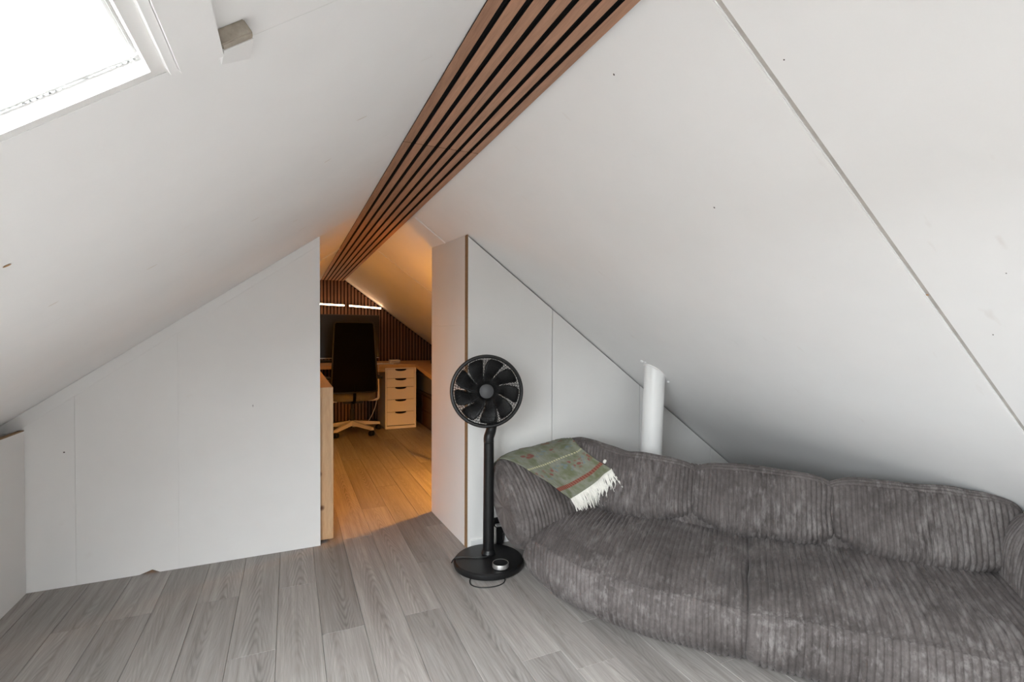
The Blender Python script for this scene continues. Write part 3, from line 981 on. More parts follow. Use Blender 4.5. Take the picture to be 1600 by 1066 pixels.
# ================================================================ RUG over the arm
def world_bvh(objs):
    vs_, fs = [], []
    for o in objs:
        b = len(vs_)
        off = world_of(o)
        vs_ += [v.co + off for v in o.data.vertices]
        fs += [tuple(b + i for i in p.vertices) for p in o.data.polygons]
    return BVHTree.FromPolygons(vs_, fs)
arm_bvh = world_bvh([larm, bc[0]])
rug = thing('kilim_throw', 'sage green kilim rug with red stripe and white fringe draped over the sofa arm', 'rug', (1.15, 2.2, 0.0))
net = [
    [(0.930, 2.270, 0.400), (1.050, 2.300, 0.400), (1.200, 2.325, 0.415), (1.370, 2.335, 0.440)],
    [(0.912, 2.230, 0.462), (1.050, 2.262, 0.478), (1.200, 2.270, 0.500), (1.350, 2.262, 0.530)],
    [(0.945, 2.165, 0.492), (1.080, 2.190, 0.498), (1.215, 2.200, 0.515), (1.350, 2.190, 0.537)],
    [(1.035, 2.085, 0.435), (1.130, 2.100, 0.452), (1.245, 2.110, 0.478), (1.360, 2.090, 0.512)],
    [(1.115, 2.040, 0.365), (1.195, 2.035, 0.395), (1.285, 2.025, 0.430), (1.375, 2.000, 0.480)],
    [(1.188, 2.000, 0.305), (1.250, 1.975, 0.345), (1.320, 1.945, 0.395), (1.392, 1.910, 0.450)],
]
NP, NQ = 44, 60
rowsN = [catmull(r_, NP) for r_ in net]
grid = [catmull([rowsN[k][i] for k in range(len(net))], NQ) for i in range(NP)]   # grid[p][q]
def lift(p, gap):
    p = Vector(p)
    loc, n_, idx, d = arm_bvh.find_nearest(p)
    if loc is None: return p
    side = (p - loc).dot(n_)
    if side < gap and d < 0.12:
        return loc + n_ * gap
    return p
RG = [[lift(grid[i][j], 0.007) for j in range(NQ)] for i in range(NP)]
for it in range(9):
    RN = [[RG[i][j].copy() for j in range(NQ)] for i in range(NP)]
    for i in range(NP):
        for j in range(NQ):
            acc, c_ = Vector((0, 0, 0)), 0
            for di, dj in ((1, 0), (-1, 0), (0, 1), (0, -1)):
                if 0 <= i + di < NP and 0 <= j + dj < NQ:
                    acc += RG[i + di][j + dj]; c_ += 1
            if not (i in (0, NP - 1) and j in (0, NQ - 1)):
                if i in (0, NP - 1): acc, c_ = RG[i][j - 1] + RG[i][j + 1], 2
                elif j in (0, NQ - 1): acc, c_ = RG[i - 1][j] + RG[i + 1][j], 2
                RN[i][j] = lift(RG[i][j].lerp(acc / c_, 0.6), 0.005 if it < 5 else 0.001)
    RG = RN
def cloth(name, G, thick, mat, parent):
    n0, n1 = len(G), len(G[0])
    up = []
    for i in range(n0):
        for j in range(n1):
            du = G[min(i + 1, n0 - 1)][j] - G[max(i - 1, 0)][j]
            dv = G[i][min(j + 1, n1 - 1)] - G[i][max(j - 1, 0)]
            n_ = du.cross(dv).normalized()
            if n_.z < 0 and n_.y > -0.2: n_ = -n_
            up.append(n_)
    sgn = 1.0
    verts = [G[i][j] for i in range(n0) for j in range(n1)]
    verts2 = [v + up[k] * thick for k, v in enumerate(verts)]
    V = verts + verts2
    N = len(verts)
    F, UV = [], []
    def uv(i, j): return (i / (n0 - 1), j / (n1 - 1))
    for i in range(n0 - 1):
        for j in range(n1 - 1):
            q = [(i, j), (i + 1, j), (i + 1, j + 1), (i, j + 1)]
            F.append(tuple(a * n1 + b for a, b in q)[::-1]); UV.append([uv(*x_) for x_ in q][::-1])
            F.append(tuple(N + a * n1 + b for a, b in q)); UV.append([uv(*x_) for x_ in q])
    border = [(i, 0) for i in range(n0)] + [(n0 - 1, j) for j in range(1, n1)] + [(i, n1 - 1) for i in range(n0 - 2, -1, -1)] + [(0, j) for j in range(n1 - 2, 0, -1)]
    for a, b in zip(border, border[1:] + border[:1]):
        F.append((a[0] * n1 + a[1], b[0] * n1 + b[1], N + b[0] * n1 + b[1], N + a[0] * n1 + a[1]))
        UV.append([uv(*a), uv(*b), uv(*b), uv(*a)])
    o = mesh(name, V, F, mat, parent, smooth=True)
    ul = o.data.uv_layers.new(name='UVMap')
    for p, uvs in zip(o.data.polygons, UV):
        for li, c_ in zip(p.loop_indices, uvs):
            ul.data[li].uv = c_
    return o
field = cloth('woven_field', RG, 0.004, 'rug', rug)
# fringe: many short yarns hanging from the lower edge
all_bvh = world_bvh([larm, bc[0]] + [o for o in sofa.children if o.name.startswith('seat')])
fv, ff = [], []
random.seed(3)
NF = 150
for k in range(NF):
    f = k / (NF - 1) * (NP - 1)
    i = min(int(f), NP - 2)
    fr = f - i
    p0 = RG[i][NQ - 1].lerp(RG[i + 1][NQ - 1], fr)
    q0 = RG[i][NQ - 4].lerp(RG[i + 1][NQ - 4], fr)
    d = (p0 - q0).normalized()
    ln = random.uniform(0.066, 0.100)
    d = (d + Vector((random.uniform(-0.25, 0.25), random.uniform(-0.15, 0.15), -0.75))).normalized()
    pts = []
    p = p0 + Vector((0, 0, 0.004))
    for j in range(5):
        loc, n_, idx, dist = all_bvh.find_nearest(p)
        if loc is not None and (p - loc).dot(n_) < 0.003 and dist < 0.05:
            p = loc + n_ * 0.004
        pts.append(p.copy())
        p = p + d * (ln / 4)
        d = (d + Vector((random.uniform(-0.12, 0.12), random.uniform(-0.1, 0.1), -0.22))).normalized()
    v, fcs = tube_geo(pts, [0.0022, 0.0026, 0.0024, 0.0019, 0.0007], 5)
    b = len(fv)
    fv += v
    ff += [tuple(b + q for q in fc) for fc in fcs]
fr_ = mesh('fringe', fv, ff, 'fringe', field, smooth=True)
fr_['label'] = 'white cotton fringe'
fr_['kind'] = 'stuff'
# tassel knot at the upper corner
kp = RG[NP - 1][NQ - 8]
lathe('tassel', [(0.0, -0.010), (0.006, -0.008), (0.008, 0.0), (0.006, 0.008), (0.0, 0.010)], kp + Vector((0.006, -0.006, 0.012)), (0.3, -0.3, 1), 'fringe', field, 12)

# ================================================================ FAN
FB = Vector((0.855, 2.150, 0.0))
fan = thing('pedestal_fan', 'matt black pedestal fan standing in front of the eaves panels', 'fan', FB)
lathe('base', [(0.0, 0.003), (0.150, 0.003), (0.163, 0.008), (0.166, 0.017), (0.164, 0.029), (0.157, 0.035), (0.12, 0.0375), (0.0, 0.0385)], FB, (0, 0, 1), 'black_satin', fan, 72)
PT = Vector((0.869, 2.188, 0))
lathe('pole_collar', [(0.0, 0.037), (0.034, 0.037), (0.035, 0.044), (0.030, 0.054), (0.027, 0.06), (0.0, 0.06)], PT, (0, 0, 1), 'black_plastic', fan, 36)
lathe('pole', [(0.0, 0.04), (0.0275, 0.04), (0.0258, 0.30), (0.0240, 0.590), (0.0, 0.590)], PT, (0, 0, 1), 'black_satin', fan, 36)
HD = Vector((0.826, 2.110, 0.832))                     # centre of the fan head
HA = (Vector((0, 0, 1.02)) - HD)
HA.normalize()
HX = Vector((-HA.y, HA.x, 0)).normalized()
HX = -HX if HX.x < 0 else HX
HY = HA.cross(HX)
HY = -HY if HY.z < 0 else HY
def hp(r_, a, d=0.0):
    return HD + HX * (r_ * math.cos(a)) + HY * (r_ * math.sin(a)) + HA * d
# neck bends from the pole to the motor
nk = catmull([(0.869, 2.188, 0.575), (0.869, 2.188, 0.60), (0.884, 2.196, 0.635), (0.890, 2.195, 0.70), (0.872, 2.190, 0.80)], 16)
tube('neck', nk, [0.0245] * 4 + [0.025] * 12, 'black_plastic', fan, 20)
R = 0.166
# rim
rim = [hp(R, 2 * PI * i / 96, 0.012) for i in range(96)]
lathe('rim', [(R - 0.015, 0.017), (R - 0.010, 0.022), (R - 0.003, 0.021), (R + 0.002, 0.014), (R + 0.002, -0.020), (R - 0.003, -0.028), (R - 0.012, -0.026), (R - 0.015, 0.017)], HD, HA, 'black_satin', fan, 96)
# rear shell cage and motor
rv, rf = [], []
def addt(pts, rad, n=5, closed=False):
    v, f_ = tube_geo(pts, rad, n, closed)
    b = len(rv)
    rv.extend(v)
    rf.extend(tuple(b + q for q in fc) for fc in f_)
for i in range(72):
    a = 2 * PI * i / 72
    addt([hp(R - 0.006, a, -0.022), hp(R - 0.030, a + 0.05, -0.050), hp(0.055, a + 0.22, -0.058)], 0.0011, 4)
for r_, d in ((R - 0.030, -0.051), (0.095, -0.056)):
    addt([hp(r_, 2 * PI * i / 64, d) for i in range(64)], 0.0012, 4, True)
mesh('rear_grille', rv, rf, 'grille_black', fan, smooth=True)
lathe('motor_housing', [(0.0, -0.125), (0.035, -0.122), (0.050, -0.105), (0.056, -0.075), (0.058, -0.05), (0.0, -0.048)], HD, HA, 'black_plastic', fan, 40)
# front grille: straight inner spokes, swept outer spokes, rings
rv, rf = [], []
for i in range(84):
    a = 2 * PI * i / 84
    addt([hp(0.031, a, 0.026), hp(0.082, a, 0.025)], 0.0012, 4)
for i in range(120):
    a = 2 * PI * i / 120
    addt([hp(0.081, a, 0.025), hp(0.120, a + 0.06, 0.024), hp(R - 0.008, a + 0.15, 0.019)], 0.0010, 4)
for r_ in (0.082, 0.120, 0.142):
    addt([hp(r_, 2 * PI * i / 80, 0.0245) for i in range(80)], 0.0011, 4, True)
fgr = mesh('front_grille', rv, rf, 'grille_black', fan, smooth=True)
lathe('hub_cap', [(0.0, 0.034), (0.028, 0.033), (0.0325, 0.030), (0.033, 0.024), (0.0, 0.022)], HD, HA, 'hub_grey', fgr, 48)
rotor = lathe('rotor_hub', [(0.0, 0.012), (0.036, 0.010), (0.040, 0.0), (0.040, -0.03), (0.0, -0.03)], HD, HA, 'black_plastic', fan, 40)
for b in range(9):
    a0 = 2 * PI * b / 9 + 0.14
    pts, fcs = [], []
    nr, na = 9, 7
    for i in range(nr):
        f = i / (nr - 1)
        r_ = 0.036 + f * (R - 0.017 - 0.036)
        half = 0.345 - 0.070 * f - (0.0 if f < 0.9 else 0.6 * (f - 0.9))
        sweep = -0.30 * f
        for j in range(na):
            g_ = j / (na - 1) * 2 - 1
            pts.append(hp(r_, a0 + sweep + half * g_, -0.006 + 0.013 * g_ + 0.004 * (1 - g_ * g_)))
    n0 = len(pts)
    pts += [p - HA * 0.0018 for p in pts]
    for i in range(nr - 1):
        for j in range(na - 1):
            q = (i * na + j, i * na + j + 1, (i + 1) * na + j + 1, (i + 1) * na + j)
            fcs.append(q)
            fcs.append(tuple(n0 + k for k in q)[::-1])
    ring = [j for j in range(na)] + [i * na + na - 1 for i in range(1, nr)] + [(nr - 1) * na + j for j in range(na - 2, -1, -1)] + [i * na for i in range(nr - 2, 0, -1)]
    for a_, b_ in zip(ring, ring[1:] + ring[:1]):
        fcs.append((a_, n0 + a_, n0 + b_, b_))
    mesh('blade', pts, fcs, 'black_plastic', rotor, smooth=True)
# cable: lies over the base and loops on the floor in front
cab = catmull([(1.014, 2.346, 0.085), (1.014, 2.336, 0.045), (0.985, 2.312, 0.008), (0.90, 2.322, 0.006), (0.79, 2.312, 0.006), (0.725, 2.270, 0.007), (0.695, 2.225, 0.010), (0.706, 2.205, 0.038), (0.745, 2.195, 0.041), (0.800, 2.160, 0.042), (0.845, 2.150, 0.043), (0.862, 2.155, 0.045)], 60)
tube('power_cable', cab, 0.0026, 'cable_black', fan, 8)
cab2 = catmull([(0.742, 2.078, 0.004), (0.722, 2.040, 0.004), (0.716, 2.004, 0.004), (0.738, 1.972, 0.004), (0.775, 1.955, 0.004), (0.815, 1.951, 0.004), (0.848, 1.962, 0.004), (0.868, 1.988, 0.004), (0.872, 2.020, 0.004)], 48)
tube('cable_loop', cab2, 0.0024, 'cable_black', fan, 8)
remote = thing('round_remote', 'small round silver puck with a black top lying on the fan base', 'remote', (0.869, 2.040, 0.0375))
lathe('body', [(0.0, 0.001), (0.036, 0.001), (0.0375, 0.003), (0.0375, 0.018), (0.0365, 0.0205), (0.034, 0.0205), (0.034, 0.019), (0.0, 0.019)], remote.location, (0, 0, 1), 'silver', remote, 48)
lathe('top_disc', [(0.0, 0.0205), (0.030, 0.0205), (0.0335, 0.0195), (0.0335, 0.0185), (0.0, 0.0185)], remote.location, (0, 0, 1), 'black_plastic', remote, 48)

# ---------------------------------------------------------------- wall socket and plug
sk = thing('wall_socket', 'black double socket low on the eaves panel behind the fan', 'socket', (1.01, YR, 0.09))
box('face_plate', 0.950, 1.075, YR - 0.012, YR - 0.0005, 0.052, 0.136, 'socket_black', sk, 0.003)
for dx in (0.982, 1.043):
    lathe('socket_well', [(0.0, 0.001), (0.019, 0.001), (0.020, 0.004), (0.022, 0.004), (0.022, 0.0), (0.0, 0.0)], (dx, YR - 0.0125, 0.094), (0, -1, 0), 'black_plastic', sk, 28)
pa = thing('power_adapter', 'black plug-in power adapter with a pale end below the socket', 'adapter', (0.99, 2.33, 0.0))
box('body', 0.967, 1.003, 2.322, 2.350, 0.004, 0.098, 'socket_black', pa, 0.004)
box('end_cap', 0.968, 1.002, 2.323, 2.349, 0.0985, 0.108, 'adapter_grey', pa, 0.003)
box('side_plate', 0.9615, 0.9665, 2.324, 2.348, 0.006, 0.096, 'adapter_grey', pa, 0.001)

# ---------------------------------------------------------------- vent pipe
pipe = thing('vent_pipe', 'white plastic pipe rising behind the sofa into the roof slope', 'pipe', (1.748, 2.085, 0))
pb, pt_ = Vector((1.742, 2.085, 0.0)), Vector((1.778, 2.075, 0.96))
ax_ = (pt_ - pb).normalized()
vs_, fs = [], []
NPp = 40
for zfun in (0, 1):
    for k in range(NPp):
        t = 2 * PI * k / NPp
        o_ = Vector((math.cos(t), math.sin(t), 0)) * 0.0545
        p = pb + o_
        if zfun:
            # run up the axis until just inside the slope
            for _ in range(4):
                p = p + ax_ * ((zr(p.x) + 0.004 - p.z) / (ax_.z + 0.736 * ax_.x))
        vs_.append(p)
for k in range(NPp):
    l = (k + 1) % NPp
    fs.append((k, l, NPp + l, NPp + k))
mesh('tube', vs_, fs, 'pipe_pvc', pipe, smooth=True)
# lumpy filler round the top of the pipe
rv, rf = [], []
ring = []
for k in range(NPp):
    p = vs_[NPp + k]
    ring.append(p + Vector((0, 0, -0.004)))
addt(ring, [0.004 + 0.004 * abs(noise.noise(Vector((k * 0.9, 3, 1)))) for k in range(NPp)], 7, True)
for (dx, dy, r_) in ((-0.075, 0.01, 0.008), (-0.068, -0.008, 0.006), (0.075, -0.025, 0.007)):
    bm = bmesh.new()
    bmesh.ops.create_icosphere(bm, subdivisions=2, radius=r_)
    c0 = Vector((1.772 + dx, 2.076 + dy, 0))
    c0.z = zr(c0.x) - 0.002
    b = len(rv)
    rv.extend(v.co * (1 + 0.4 * noise.noise(v.co * 200)) + c0 for v in bm.verts)
    rf.extend(tuple(b + v.index for v in f_.verts) for f_ in bm.faces)
    bm.free()
mesh('filler_collar', rv, rf, 'pipe_pvc', pipe, smooth=True)

# ================================================================ STUDY
# ---------------------------------------------------------------- pine balustrade beside the opening
pn = thing('pine_balustrade', 'solid pine balustrade end standing behind the left partition', 'balustrade', (0.15, 3.3, 0))
box('end_post', 0.060, 0.207, 2.738, 2.800, 0.012, 0.812, 'pine', pn, 0.002)
box('side_board', 0.175, 0.207, 2.8005, 4.08, 0.012, 0.811, 'pine', pn, 0.002)
box('capping_board', 0.060, 0.1745, 2.8005, 4.08, 0.775, 0.8115, 'pine', pn, 0.002)

# ---------------------------------------------------------------- desk
desk = thing('corner_desk', 'pale wooden corner desk along the slatted end wall', 'desk', (0.6, 5.95, 0))
box('desk_top', -0.32, 1.350, 5.640, 6.375, 0.700, 0.738, 'oak_top', desk, 0.003)
wing = [(1.3515, 6.37), (1.3515, 5.66), (1.300, 5.50), (1.080, 4.00), (1.55, 3.95), (1.86, 5.60), (1.92, 6.37)]
prism('desk_wing', wing, 'z', 0.700, 0.738, 'oak_top', desk, 0.002)
box('under_rail', 0.86, 0.983, 5.665, 5.70, 0.655, 0.699, 'oak_top', desk, 0.002)
for (lx, ly) in ((-0.28, 5.70), (-0.28, 6.33), (1.14, 4.08), (1.48, 4.05)):
    lathe('leg', [(0.0, 0.0), (0.016, 0.0), (0.022, 0.70), (0.0, 0.70)], (lx, ly, 0), (0, 0, 1), 'tv_frame', desk, 16)

# ---------------------------------------------------------------- drawer unit
du_ = thing('drawer_unit', 'narrow white five-drawer unit under the desk', 'drawer unit', (1.16, 5.92, 0))
X0, X1, Yf = 0.985, 1.337, 5.662
box('side_panel', X0, X0 + 0.016, Yf, 6.20, 0.0, 0.699, 'white_lacquer', du_, 0.001)
box('side_panel', X1 - 0.016, X1, Yf, 6.20, 0.0, 0.699, 'white_lacquer', du_, 0.001)
box('top_panel', X0 + 0.0165, X1 - 0.0165, Yf, 6.20, 0.683, 0.699, 'white_lacquer', du_, 0.001)
box('bottom_panel', X0 + 0.0165, X1 - 0.0165, Yf, 6.20, 0.0, 0.030, 'white_lacquer', du_, 0.001)
box('carcass_back', X0 + 0.0165, X1 - 0.0165, Yf + 0.05, 6.19, 0.031, 0.682, 'cutout_black', du_)
zt = 0.681
for hgt in (0.108, 0.100, 0.141, 0.141, 0.155):
    z1, z0 = zt, zt - hgt + 0.004
    xc = (X0 + X1) / 2
    xa, xb = X0 + 0.019, X1 - 0.019
    # front with a scooped grip in its top edge
    top = []
    for k in range(13):
        a = PI * k / 12
        top.append((xc + 0.066 * math.cos(a), z1 - 0.022 * math.sin(a) ** 0.8))
    poly = [(xa, z0), (xb, z0), (xb, z1)] + top + [(xa, z1)]
    prism('drawer_front', poly, 'y', Yf - 0.002, Yf + 0.014, 'white_lacquer', du_)
    zt -= hgt

# ---------------------------------------------------------------- things under and on the desk wing
dr = thing('dark_dresser', 'low dark wooden chest under the right wing of the desk', 'chest', (1.62, 5.75, 0))
box('carcass', 1.440, 1.80, 5.20, 6.30, 0.0, 0.375, 'dark_wood', dr, 0.003)
box('top', 1.425, 1.81, 5.19, 6.31, 0.3755, 0.400, 'dark_wood', dr, 0.002)
for i in range(2):
    for j in range(2):
        box('drawer_front', 1.430, 1.4395, 5.215 + j * 0.54, 5.215 + j * 0.54 + 0.525, 0.03 + i * 0.17, 0.19 + i * 0.17, 'dark_wood', dr, 0.002)
gb = thing('grey_storage_box', 'grey fabric storage box on the dark chest under the desk wing', 'box', (1.6, 5.7, 0.40))
box('box_body', 1.445, 1.76, 5.25, 6.10, 0.4005, 0.585, 'grey_box', gb, 0.012, 3)
box('lid', 1.440, 1.765, 5.245, 6.105, 0.5855, 0.612, 'grey_box', gb, 0.006, 2)
wbx = thing('small_white_box', 'small white box on the desk against the slats', 'box', (1.13, 5.90, 0.738))
box('box_body', 1.075, 1.19, 5.84, 5.95, 0.739, 0.766, 'white_lacquer', wbx, 0.006, 3)
box('lid', 1.0755, 1.1895, 5.8405, 5.9495, 0.7665, 0.778, 'white_lacquer', wbx, 0.004, 2)
for (px, py, rz, lab) in ((0.93, 5.80, 0.2, 'white paper sheet on the desk beside the chair back'), (1.03, 5.78, -0.3, 'white paper sheet on the desk next to the small white box')):
    bm = bmesh.new()
    n_ = 6
    gv = [[bm.verts.new((px + (i / n_ - .5) * 0.15 * math.cos(rz) - (j / n_ - .5) * 0.21 * math.sin(rz), py + (i / n_ - .5) * 0.15 * math.sin(rz) + (j / n_ - .5) * 0.21 * math.cos(rz), 0.7392 + 0.004 * (i / n_) ** 2 * (j / n_))) for j in range(n_ + 1)] for i in range(n_ + 1)]
    for i in range(n_):
        for j in range(n_):
            bm.faces.new((gv[i][j], gv[i + 1][j], gv[i + 1][j + 1], gv[i][j + 1]))
    tag(from_bm('paper_sheet', bm, 'white_lacquer', None, origin=(px, py, 0.7392)), lab, 'paper', 'papers on the desk')
cup = thing('dark_pot', 'small dark pot on the desk wing beside the return panel', 'pot', (1.53, 5.62, 0.738))
lathe('pot_body', [(0.0, 0.001), (0.028, 0.001), (0.034, 0.02), (0.036, 0.075), (0.033, 0.075), (0.031, 0.01), (0.0, 0.01)], cup.location, (0, 0, 1), 'tv_frame', cup, 28)
lathe('foot_ring', [(0.020, 0.0), (0.026, 0.0), (0.026, 0.002), (0.020, 0.002), (0.020, 0.0)], cup.location, (0, 0, 1), 'tv_frame', cup, 28)

# ---------------------------------------------------------------- television and soundbar, light bars
tv = thing('television', 'wide black television on the slatted wall behind the office chair', 'television', (0.41, 6.34, 0.78))
box('screen', -0.205, 1.022, 6.318, 6.330, 0.792, 1.312, 'tv_black', tv, 0.002)
box('bezel', -0.212, 1.029, 6.3305, 6.352, 0.782, 1.319, 'tv_frame', tv, 0.003)
box('lower_strip', -0.205, 1.022, 6.3165, 6.330, 0.781, 0.791, 'silver', tv, 0.001)
box('wall_mount', 0.25, 0.55, 6.3525, 6.379, 0.95, 1.15, 'tv_frame', tv, 0.002)
sb = thing('soundbar', 'long black soundbar on the desk below the television', 'speaker', (0.41, 6.25, 0.738))
box('bar_body', -0.05, 0.95, 6.20, 6.29, 0.739, 0.768, 'black_plastic', sb, 0.008, 3)
box('end_cap', 0.9505, 0.962, 6.203, 6.287, 0.740, 0.767, 'tv_frame', sb, 0.003, 2)
box('end_cap', -0.062, -0.0505, 6.203, 6.287, 0.740, 0.767, 'tv_frame', sb, 0.003, 2)
mt = thing('light_bar', 'lit warm light bar on the slats above the television, left of the pair', 'light', (0.30, 6.30, 1.435), 'warm light bars over the television')
mt2 = thing('light_bar', 'lit warm light bar on the slats above the television, right of the pair', 'light', (0.855, 6.30, 1.415), 'warm light bars over the television')
def lbar(parent, xa, za, xb, zb):
    v0, f0 = tube_geo([(xa, 6.300, za), (xb, 6.300, zb)], 0.0085, 12)
    mesh('diffuser', v0, f0, 'led', parent, smooth=True)
    pts = [(xa, 6.310, za - .010), (xb, 6.310, zb - .010), (xb, 6.322, zb - .010), (xa, 6.322, za - .010), (xa, 6.310, za + .010), (xb, 6.310, zb + .010), (xb, 6.322, zb + .010), (xa, 6.322, za + .010)]
    mesh('housing', pts, hexa(pts)[1], 'tv_frame', parent)
    for x_ in (xa + 0.08, xb - 0.08):
        z_ = za + (zb - za) * (x_ - xa) / (xb - xa)
        box('bracket', x_ - 0.01, x_ + 0.01, 6.3225, 6.3795, z_ - 0.008, z_ + 0.008, 'tv_frame', parent)
lbar(mt, 0.02, 1.450, 0.606, 1.4285)
lbar(mt2, 0.664, 1.4265, 1.043, 1.4035)

# ---------------------------------------------------------------- office chair
CH = Vector((0.620, 5.62, 0))
ch = thing('office_chair', 'high-backed black mesh office chair with a pale star base at the desk', 'chair', CH)
# base
lathe('base_hub', [(0.0, 0.075), (0.030, 0.075), (0.036, 0.10), (0.034, 0.135), (0.0, 0.140)], CH, (0, 0, 1), 'chair_base', ch, 28)
for k in range(5):
    a = math.radians(-128 + 72 * k)
    d = Vector((math.cos(a), math.sin(a), 0))
    pr_ = Vector((-d.y, d.x, 0))
    pts = []
    for (r_, zt_, h_, w_) in ((0.025, 0.132, 0.045, 0.026), (0.32, 0.088, 0.026, 0.018)):
        c0 = CH + d * r_
        pts += [c0 - pr_ * w_ + Vector((0, 0, zt_ - h_)), c0 + pr_ * w_ + Vector((0, 0, zt_ - h_)), c0 + pr_ * w_ * 0.8 + Vector((0, 0, zt_)), c0 - pr_ * w_ * 0.8 + Vector((0, 0, zt_))]
    fcs = [(0, 1, 2, 3), (7, 6, 5, 4), (0, 4, 5, 1), (1, 5, 6, 2), (2, 6, 7, 3), (3, 7, 4, 0)]
    lg = mesh('base_leg', pts, fcs, 'chair_base', ch)
    c0 = CH + d * 0.305
    tube('caster_stem', [c0 + Vector((0, 0, 0.062)), c0 + Vector((0, 0, 0.034))], 0.007, 'tv_frame', lg, 10)
    for sd in (-1, 1):
        lathe('caster_wheel', [(0.0, -0.009), (0.024, -0.009), (0.027, -0.005), (0.027, 0.005), (0.024, 0.009), (0.0, 0.009)], c0 + pr_ * (0.016 * sd) + Vector((0, 0, 0.0275)), pr_, 'black_satin', lg, 20)
lathe('gas_column', [(0.0, 0.13), (0.025, 0.13), (0.025, 0.26), (0.015, 0.26), (0.015, 0.345), (0.0, 0.345)], CH, (0, 0, 1), 'tv_frame', ch, 20)
box('seat_mechanism', 0.52, 0.72, 5.50, 5.75, 0.335, 0.372, 'tv_frame', ch, 0.006)
# seat cushion: rounded slab
bm = bmesh.new()
nS = 24
rings = []
for (sc_, z_) in ((0.90, 0.372), (0.985, 0.380), (1.0, 0.410), (0.985, 0.455), (0.93, 0.476), (0.70, 0.482)):
    rg = []
    for k in range(nS):
        t = 2 * PI * k / nS
        cx_ = abs(math.cos(t)) ** 0.55 * math.copysign(1, math.cos(t)) * 0.235 * sc_
        cy_ = abs(math.sin(t)) ** 0.55 * math.copysign(1, math.sin(t)) * 0.245 * sc_
        rg.append(bm.verts.new((0.622 + cx_, 5.615 + cy_, z_)))
    rings.append(rg)
bm.faces.new(rings[0][::-1])
bm.faces.new(rings[-1])
for a, b in zip(rings[:-1], rings[1:]):
    for k in range(nS):
        l = (k + 1) % nS
        bm.faces.new((a[k], a[l], b[l], b[k]))
from_bm('seat', bm, 'chair_fabric', ch, smooth=True, origin=CH)
# back: frame tube and mesh panel, leaning a little
def back_pt(u, z):     # u in -1..1
    wdt = 0.232 - 0.036 * (z - 0.46) / 0.75
    y_ = 5.345 - 0.035 * math.sin(PI * (z - 0.42) / 0.9) - 0.02 * (1 - u * u)
    return Vector((0.612 + u * wdt, y_, z))
fr_pts = []
for k in range(22): fr_pts.append(back_pt(-1, 0.48 + 0.69 * k / 21))
for k in range(7):
    a = PI - PI / 2 * k / 6
    fr_pts.append(back_pt(-0.88 + 0.12 * math.cos(a), 1.17 + 0.036 * math.sin(a)))
for k in range(1, 10): fr_pts.append(back_pt(-0.88 + 1.76 * k / 10, 1.206))
for k in range(7):
    a = PI / 2 - PI / 2 * k / 6
    fr_pts.append(back_pt(0.88 + 0.12 * math.cos(a), 1.17 + 0.036 * math.sin(a)))
for k in range(22): fr_pts.append(back_pt(1, 1.17 - 0.69 * k / 21))
for k in range(1, 10): fr_pts.append(back_pt(1 - 2 * k / 10, 0.475))
tube('back_frame', fr_pts, 0.0085, 'chair_frame', ch, 10, closed=True)
G = [[back_pt(-0.97 + 1.94 * i / 20, 0.482 + 0.722 * j / 30) for j in range(31)] for i in range(21)]
vs_, fs = [], []
for i in range(21):
    for j in range(31):
        vs_.append(G[i][j])
N0 = len(vs_)
vs_ += [v + Vector((0, 0.008, 0)) for v in vs_]
for i in range(20):
    for j in range(30):
        q = (i * 31 + j, (i + 1) * 31 + j, (i + 1) * 31 + j + 1, i * 31 + j + 1)
        fs.append(q)
        fs.append(tuple(N0 + k for k in q)[::-1])
mesh('back_mesh', vs_, fs, 'chair_mesh', ch, smooth=True)
box('lumbar_support', 0.41, 0.82, 5.352, 5.372, 0.62, 0.73, 'chair_mesh', ch, 0.006)
tube('back_bracket', catmull([(0.615, 5.55, 0.352), (0.615, 5.40, 0.36), (0.615, 5.34, 0.42), (0.615, 5.318, 0.56)], 14), 0.016, 'chair_mesh', ch, 12)
for sd in (-1, 1):
    ax2 = 0.620 + sd * 0.262
    tube('armrest_post', catmull([(0.62 + sd * 0.16, 5.56, 0.362), (ax2, 5.55, 0.37), (ax2 + sd * 0.006, 5.53, 0.45), (ax2, 5.52, 0.60)], 14), 0.013, 'chair_base', ch, 10)
    box('armrest_pad', ax2 - 0.035, ax2 + 0.035, 5.43, 5.63, 0.601, 0.625, 'black_plastic', ch, 0.008, 3)

# white cable hanging between chair and drawers
cb = tube('desk_cable', catmull([(0.905, 5.632, 0.735), (0.905, 5.626, 0.60), (0.900, 5.64, 0.45), (0.875, 5.62, 0.30), (0.83, 5.66, 0.16), (0.78, 5.80, 0.05), (0.70, 5.95, 0.006), (0.55, 6.0, 0.006), (0.40, 6.05, 0.006)], 50), 0.0035, 'white_cable', None, 8)
tag(cb, 'thin white cable hanging from the desk beside the office chair', 'cable')

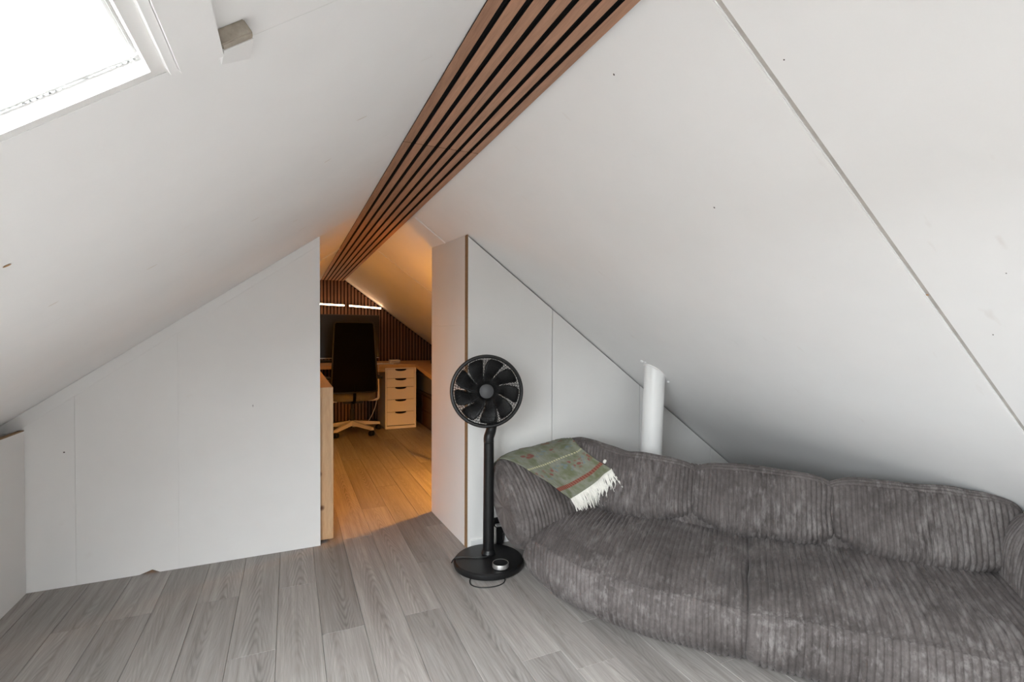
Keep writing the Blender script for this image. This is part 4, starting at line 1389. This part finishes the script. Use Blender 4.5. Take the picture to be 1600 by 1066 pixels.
# ---------------------------------------------------------------- lamp standing in the study behind the return panel
LP = Vector((1.40, 3.215, 0))
lamp = thing('floor_lamp', 'warm floor lamp standing in the study behind the return panel', 'lamp', LP)
lathe('lamp_base', [(0.0, 0.0), (0.10, 0.0), (0.105, 0.006), (0.10, 0.014), (0.0, 0.018)], LP, (0, 0, 1), 'lamp_metal', lamp, 32)
lathe('lamp_pole', [(0.0, 0.016), (0.008, 0.016), (0.008, 0.488), (0.0, 0.488)], LP, (0, 0, 1), 'lamp_metal', lamp, 16)
k_ = NT('paper_shade')
tl = k_.n('ShaderNodeBsdfTranslucent')
tl.inputs[0].default_value = (1.0, 0.86, 0.66, 1)
df = k_.n('ShaderNodeBsdfDiffuse')
df.inputs[0].default_value = (0.85, 0.66, 0.42, 1)
mx_ = k_.n('ShaderNodeMixShader', i_0=0.22, i_1=tl.outputs[0], i_2=df.outputs[0])
k_.t.links.new(mx_.outputs[0], k_.t.nodes['Material Output'].inputs[0])
k_.t.nodes.remove(k_.b)
MATS['lamp_shade'] = k_.m
lathe('lamp_shade', [(0.135, 0.518), (0.105, 0.69), (0.103, 0.69), (0.133, 0.518), (0.135, 0.518)], LP, (0, 0, 1), 'lamp_shade', lamp, 48)
lathe('bulb', [(0.0, 0.490), (0.018, 0.493), (0.033, 0.506), (0.040, 0.528), (0.036, 0.55), (0.02, 0.565), (0.0, 0.57)], LP, (0, 0, 1), 'bulb', lamp, 24)

# unseen lamp added to brighten the study, hidden behind the left partition
LQ = Vector((-0.25, 4.25, 0))
fill_lamp = thing('bare_bulb_lamp', 'warm bare-bulb lamp on a thin stand behind the left partition', 'lamp', LQ)
lathe('lamp_base', [(0.0, 0.0), (0.10, 0.0), (0.105, 0.006), (0.10, 0.014), (0.0, 0.018)], LQ, (0, 0, 1), 'lamp_metal', fill_lamp, 32)
lathe('lamp_pole', [(0.0, 0.016), (0.008, 0.016), (0.008, 0.92), (0.0, 0.92)], LQ, (0, 0, 1), 'lamp_metal', fill_lamp, 16)
lathe('bulb', [(0.0, 0.922), (0.018, 0.925), (0.038, 0.945), (0.045, 0.975), (0.038, 1.005), (0.02, 1.025), (0.0, 1.03)], LQ, (0, 0, 1), 'bulb_soft', fill_lamp, 24)
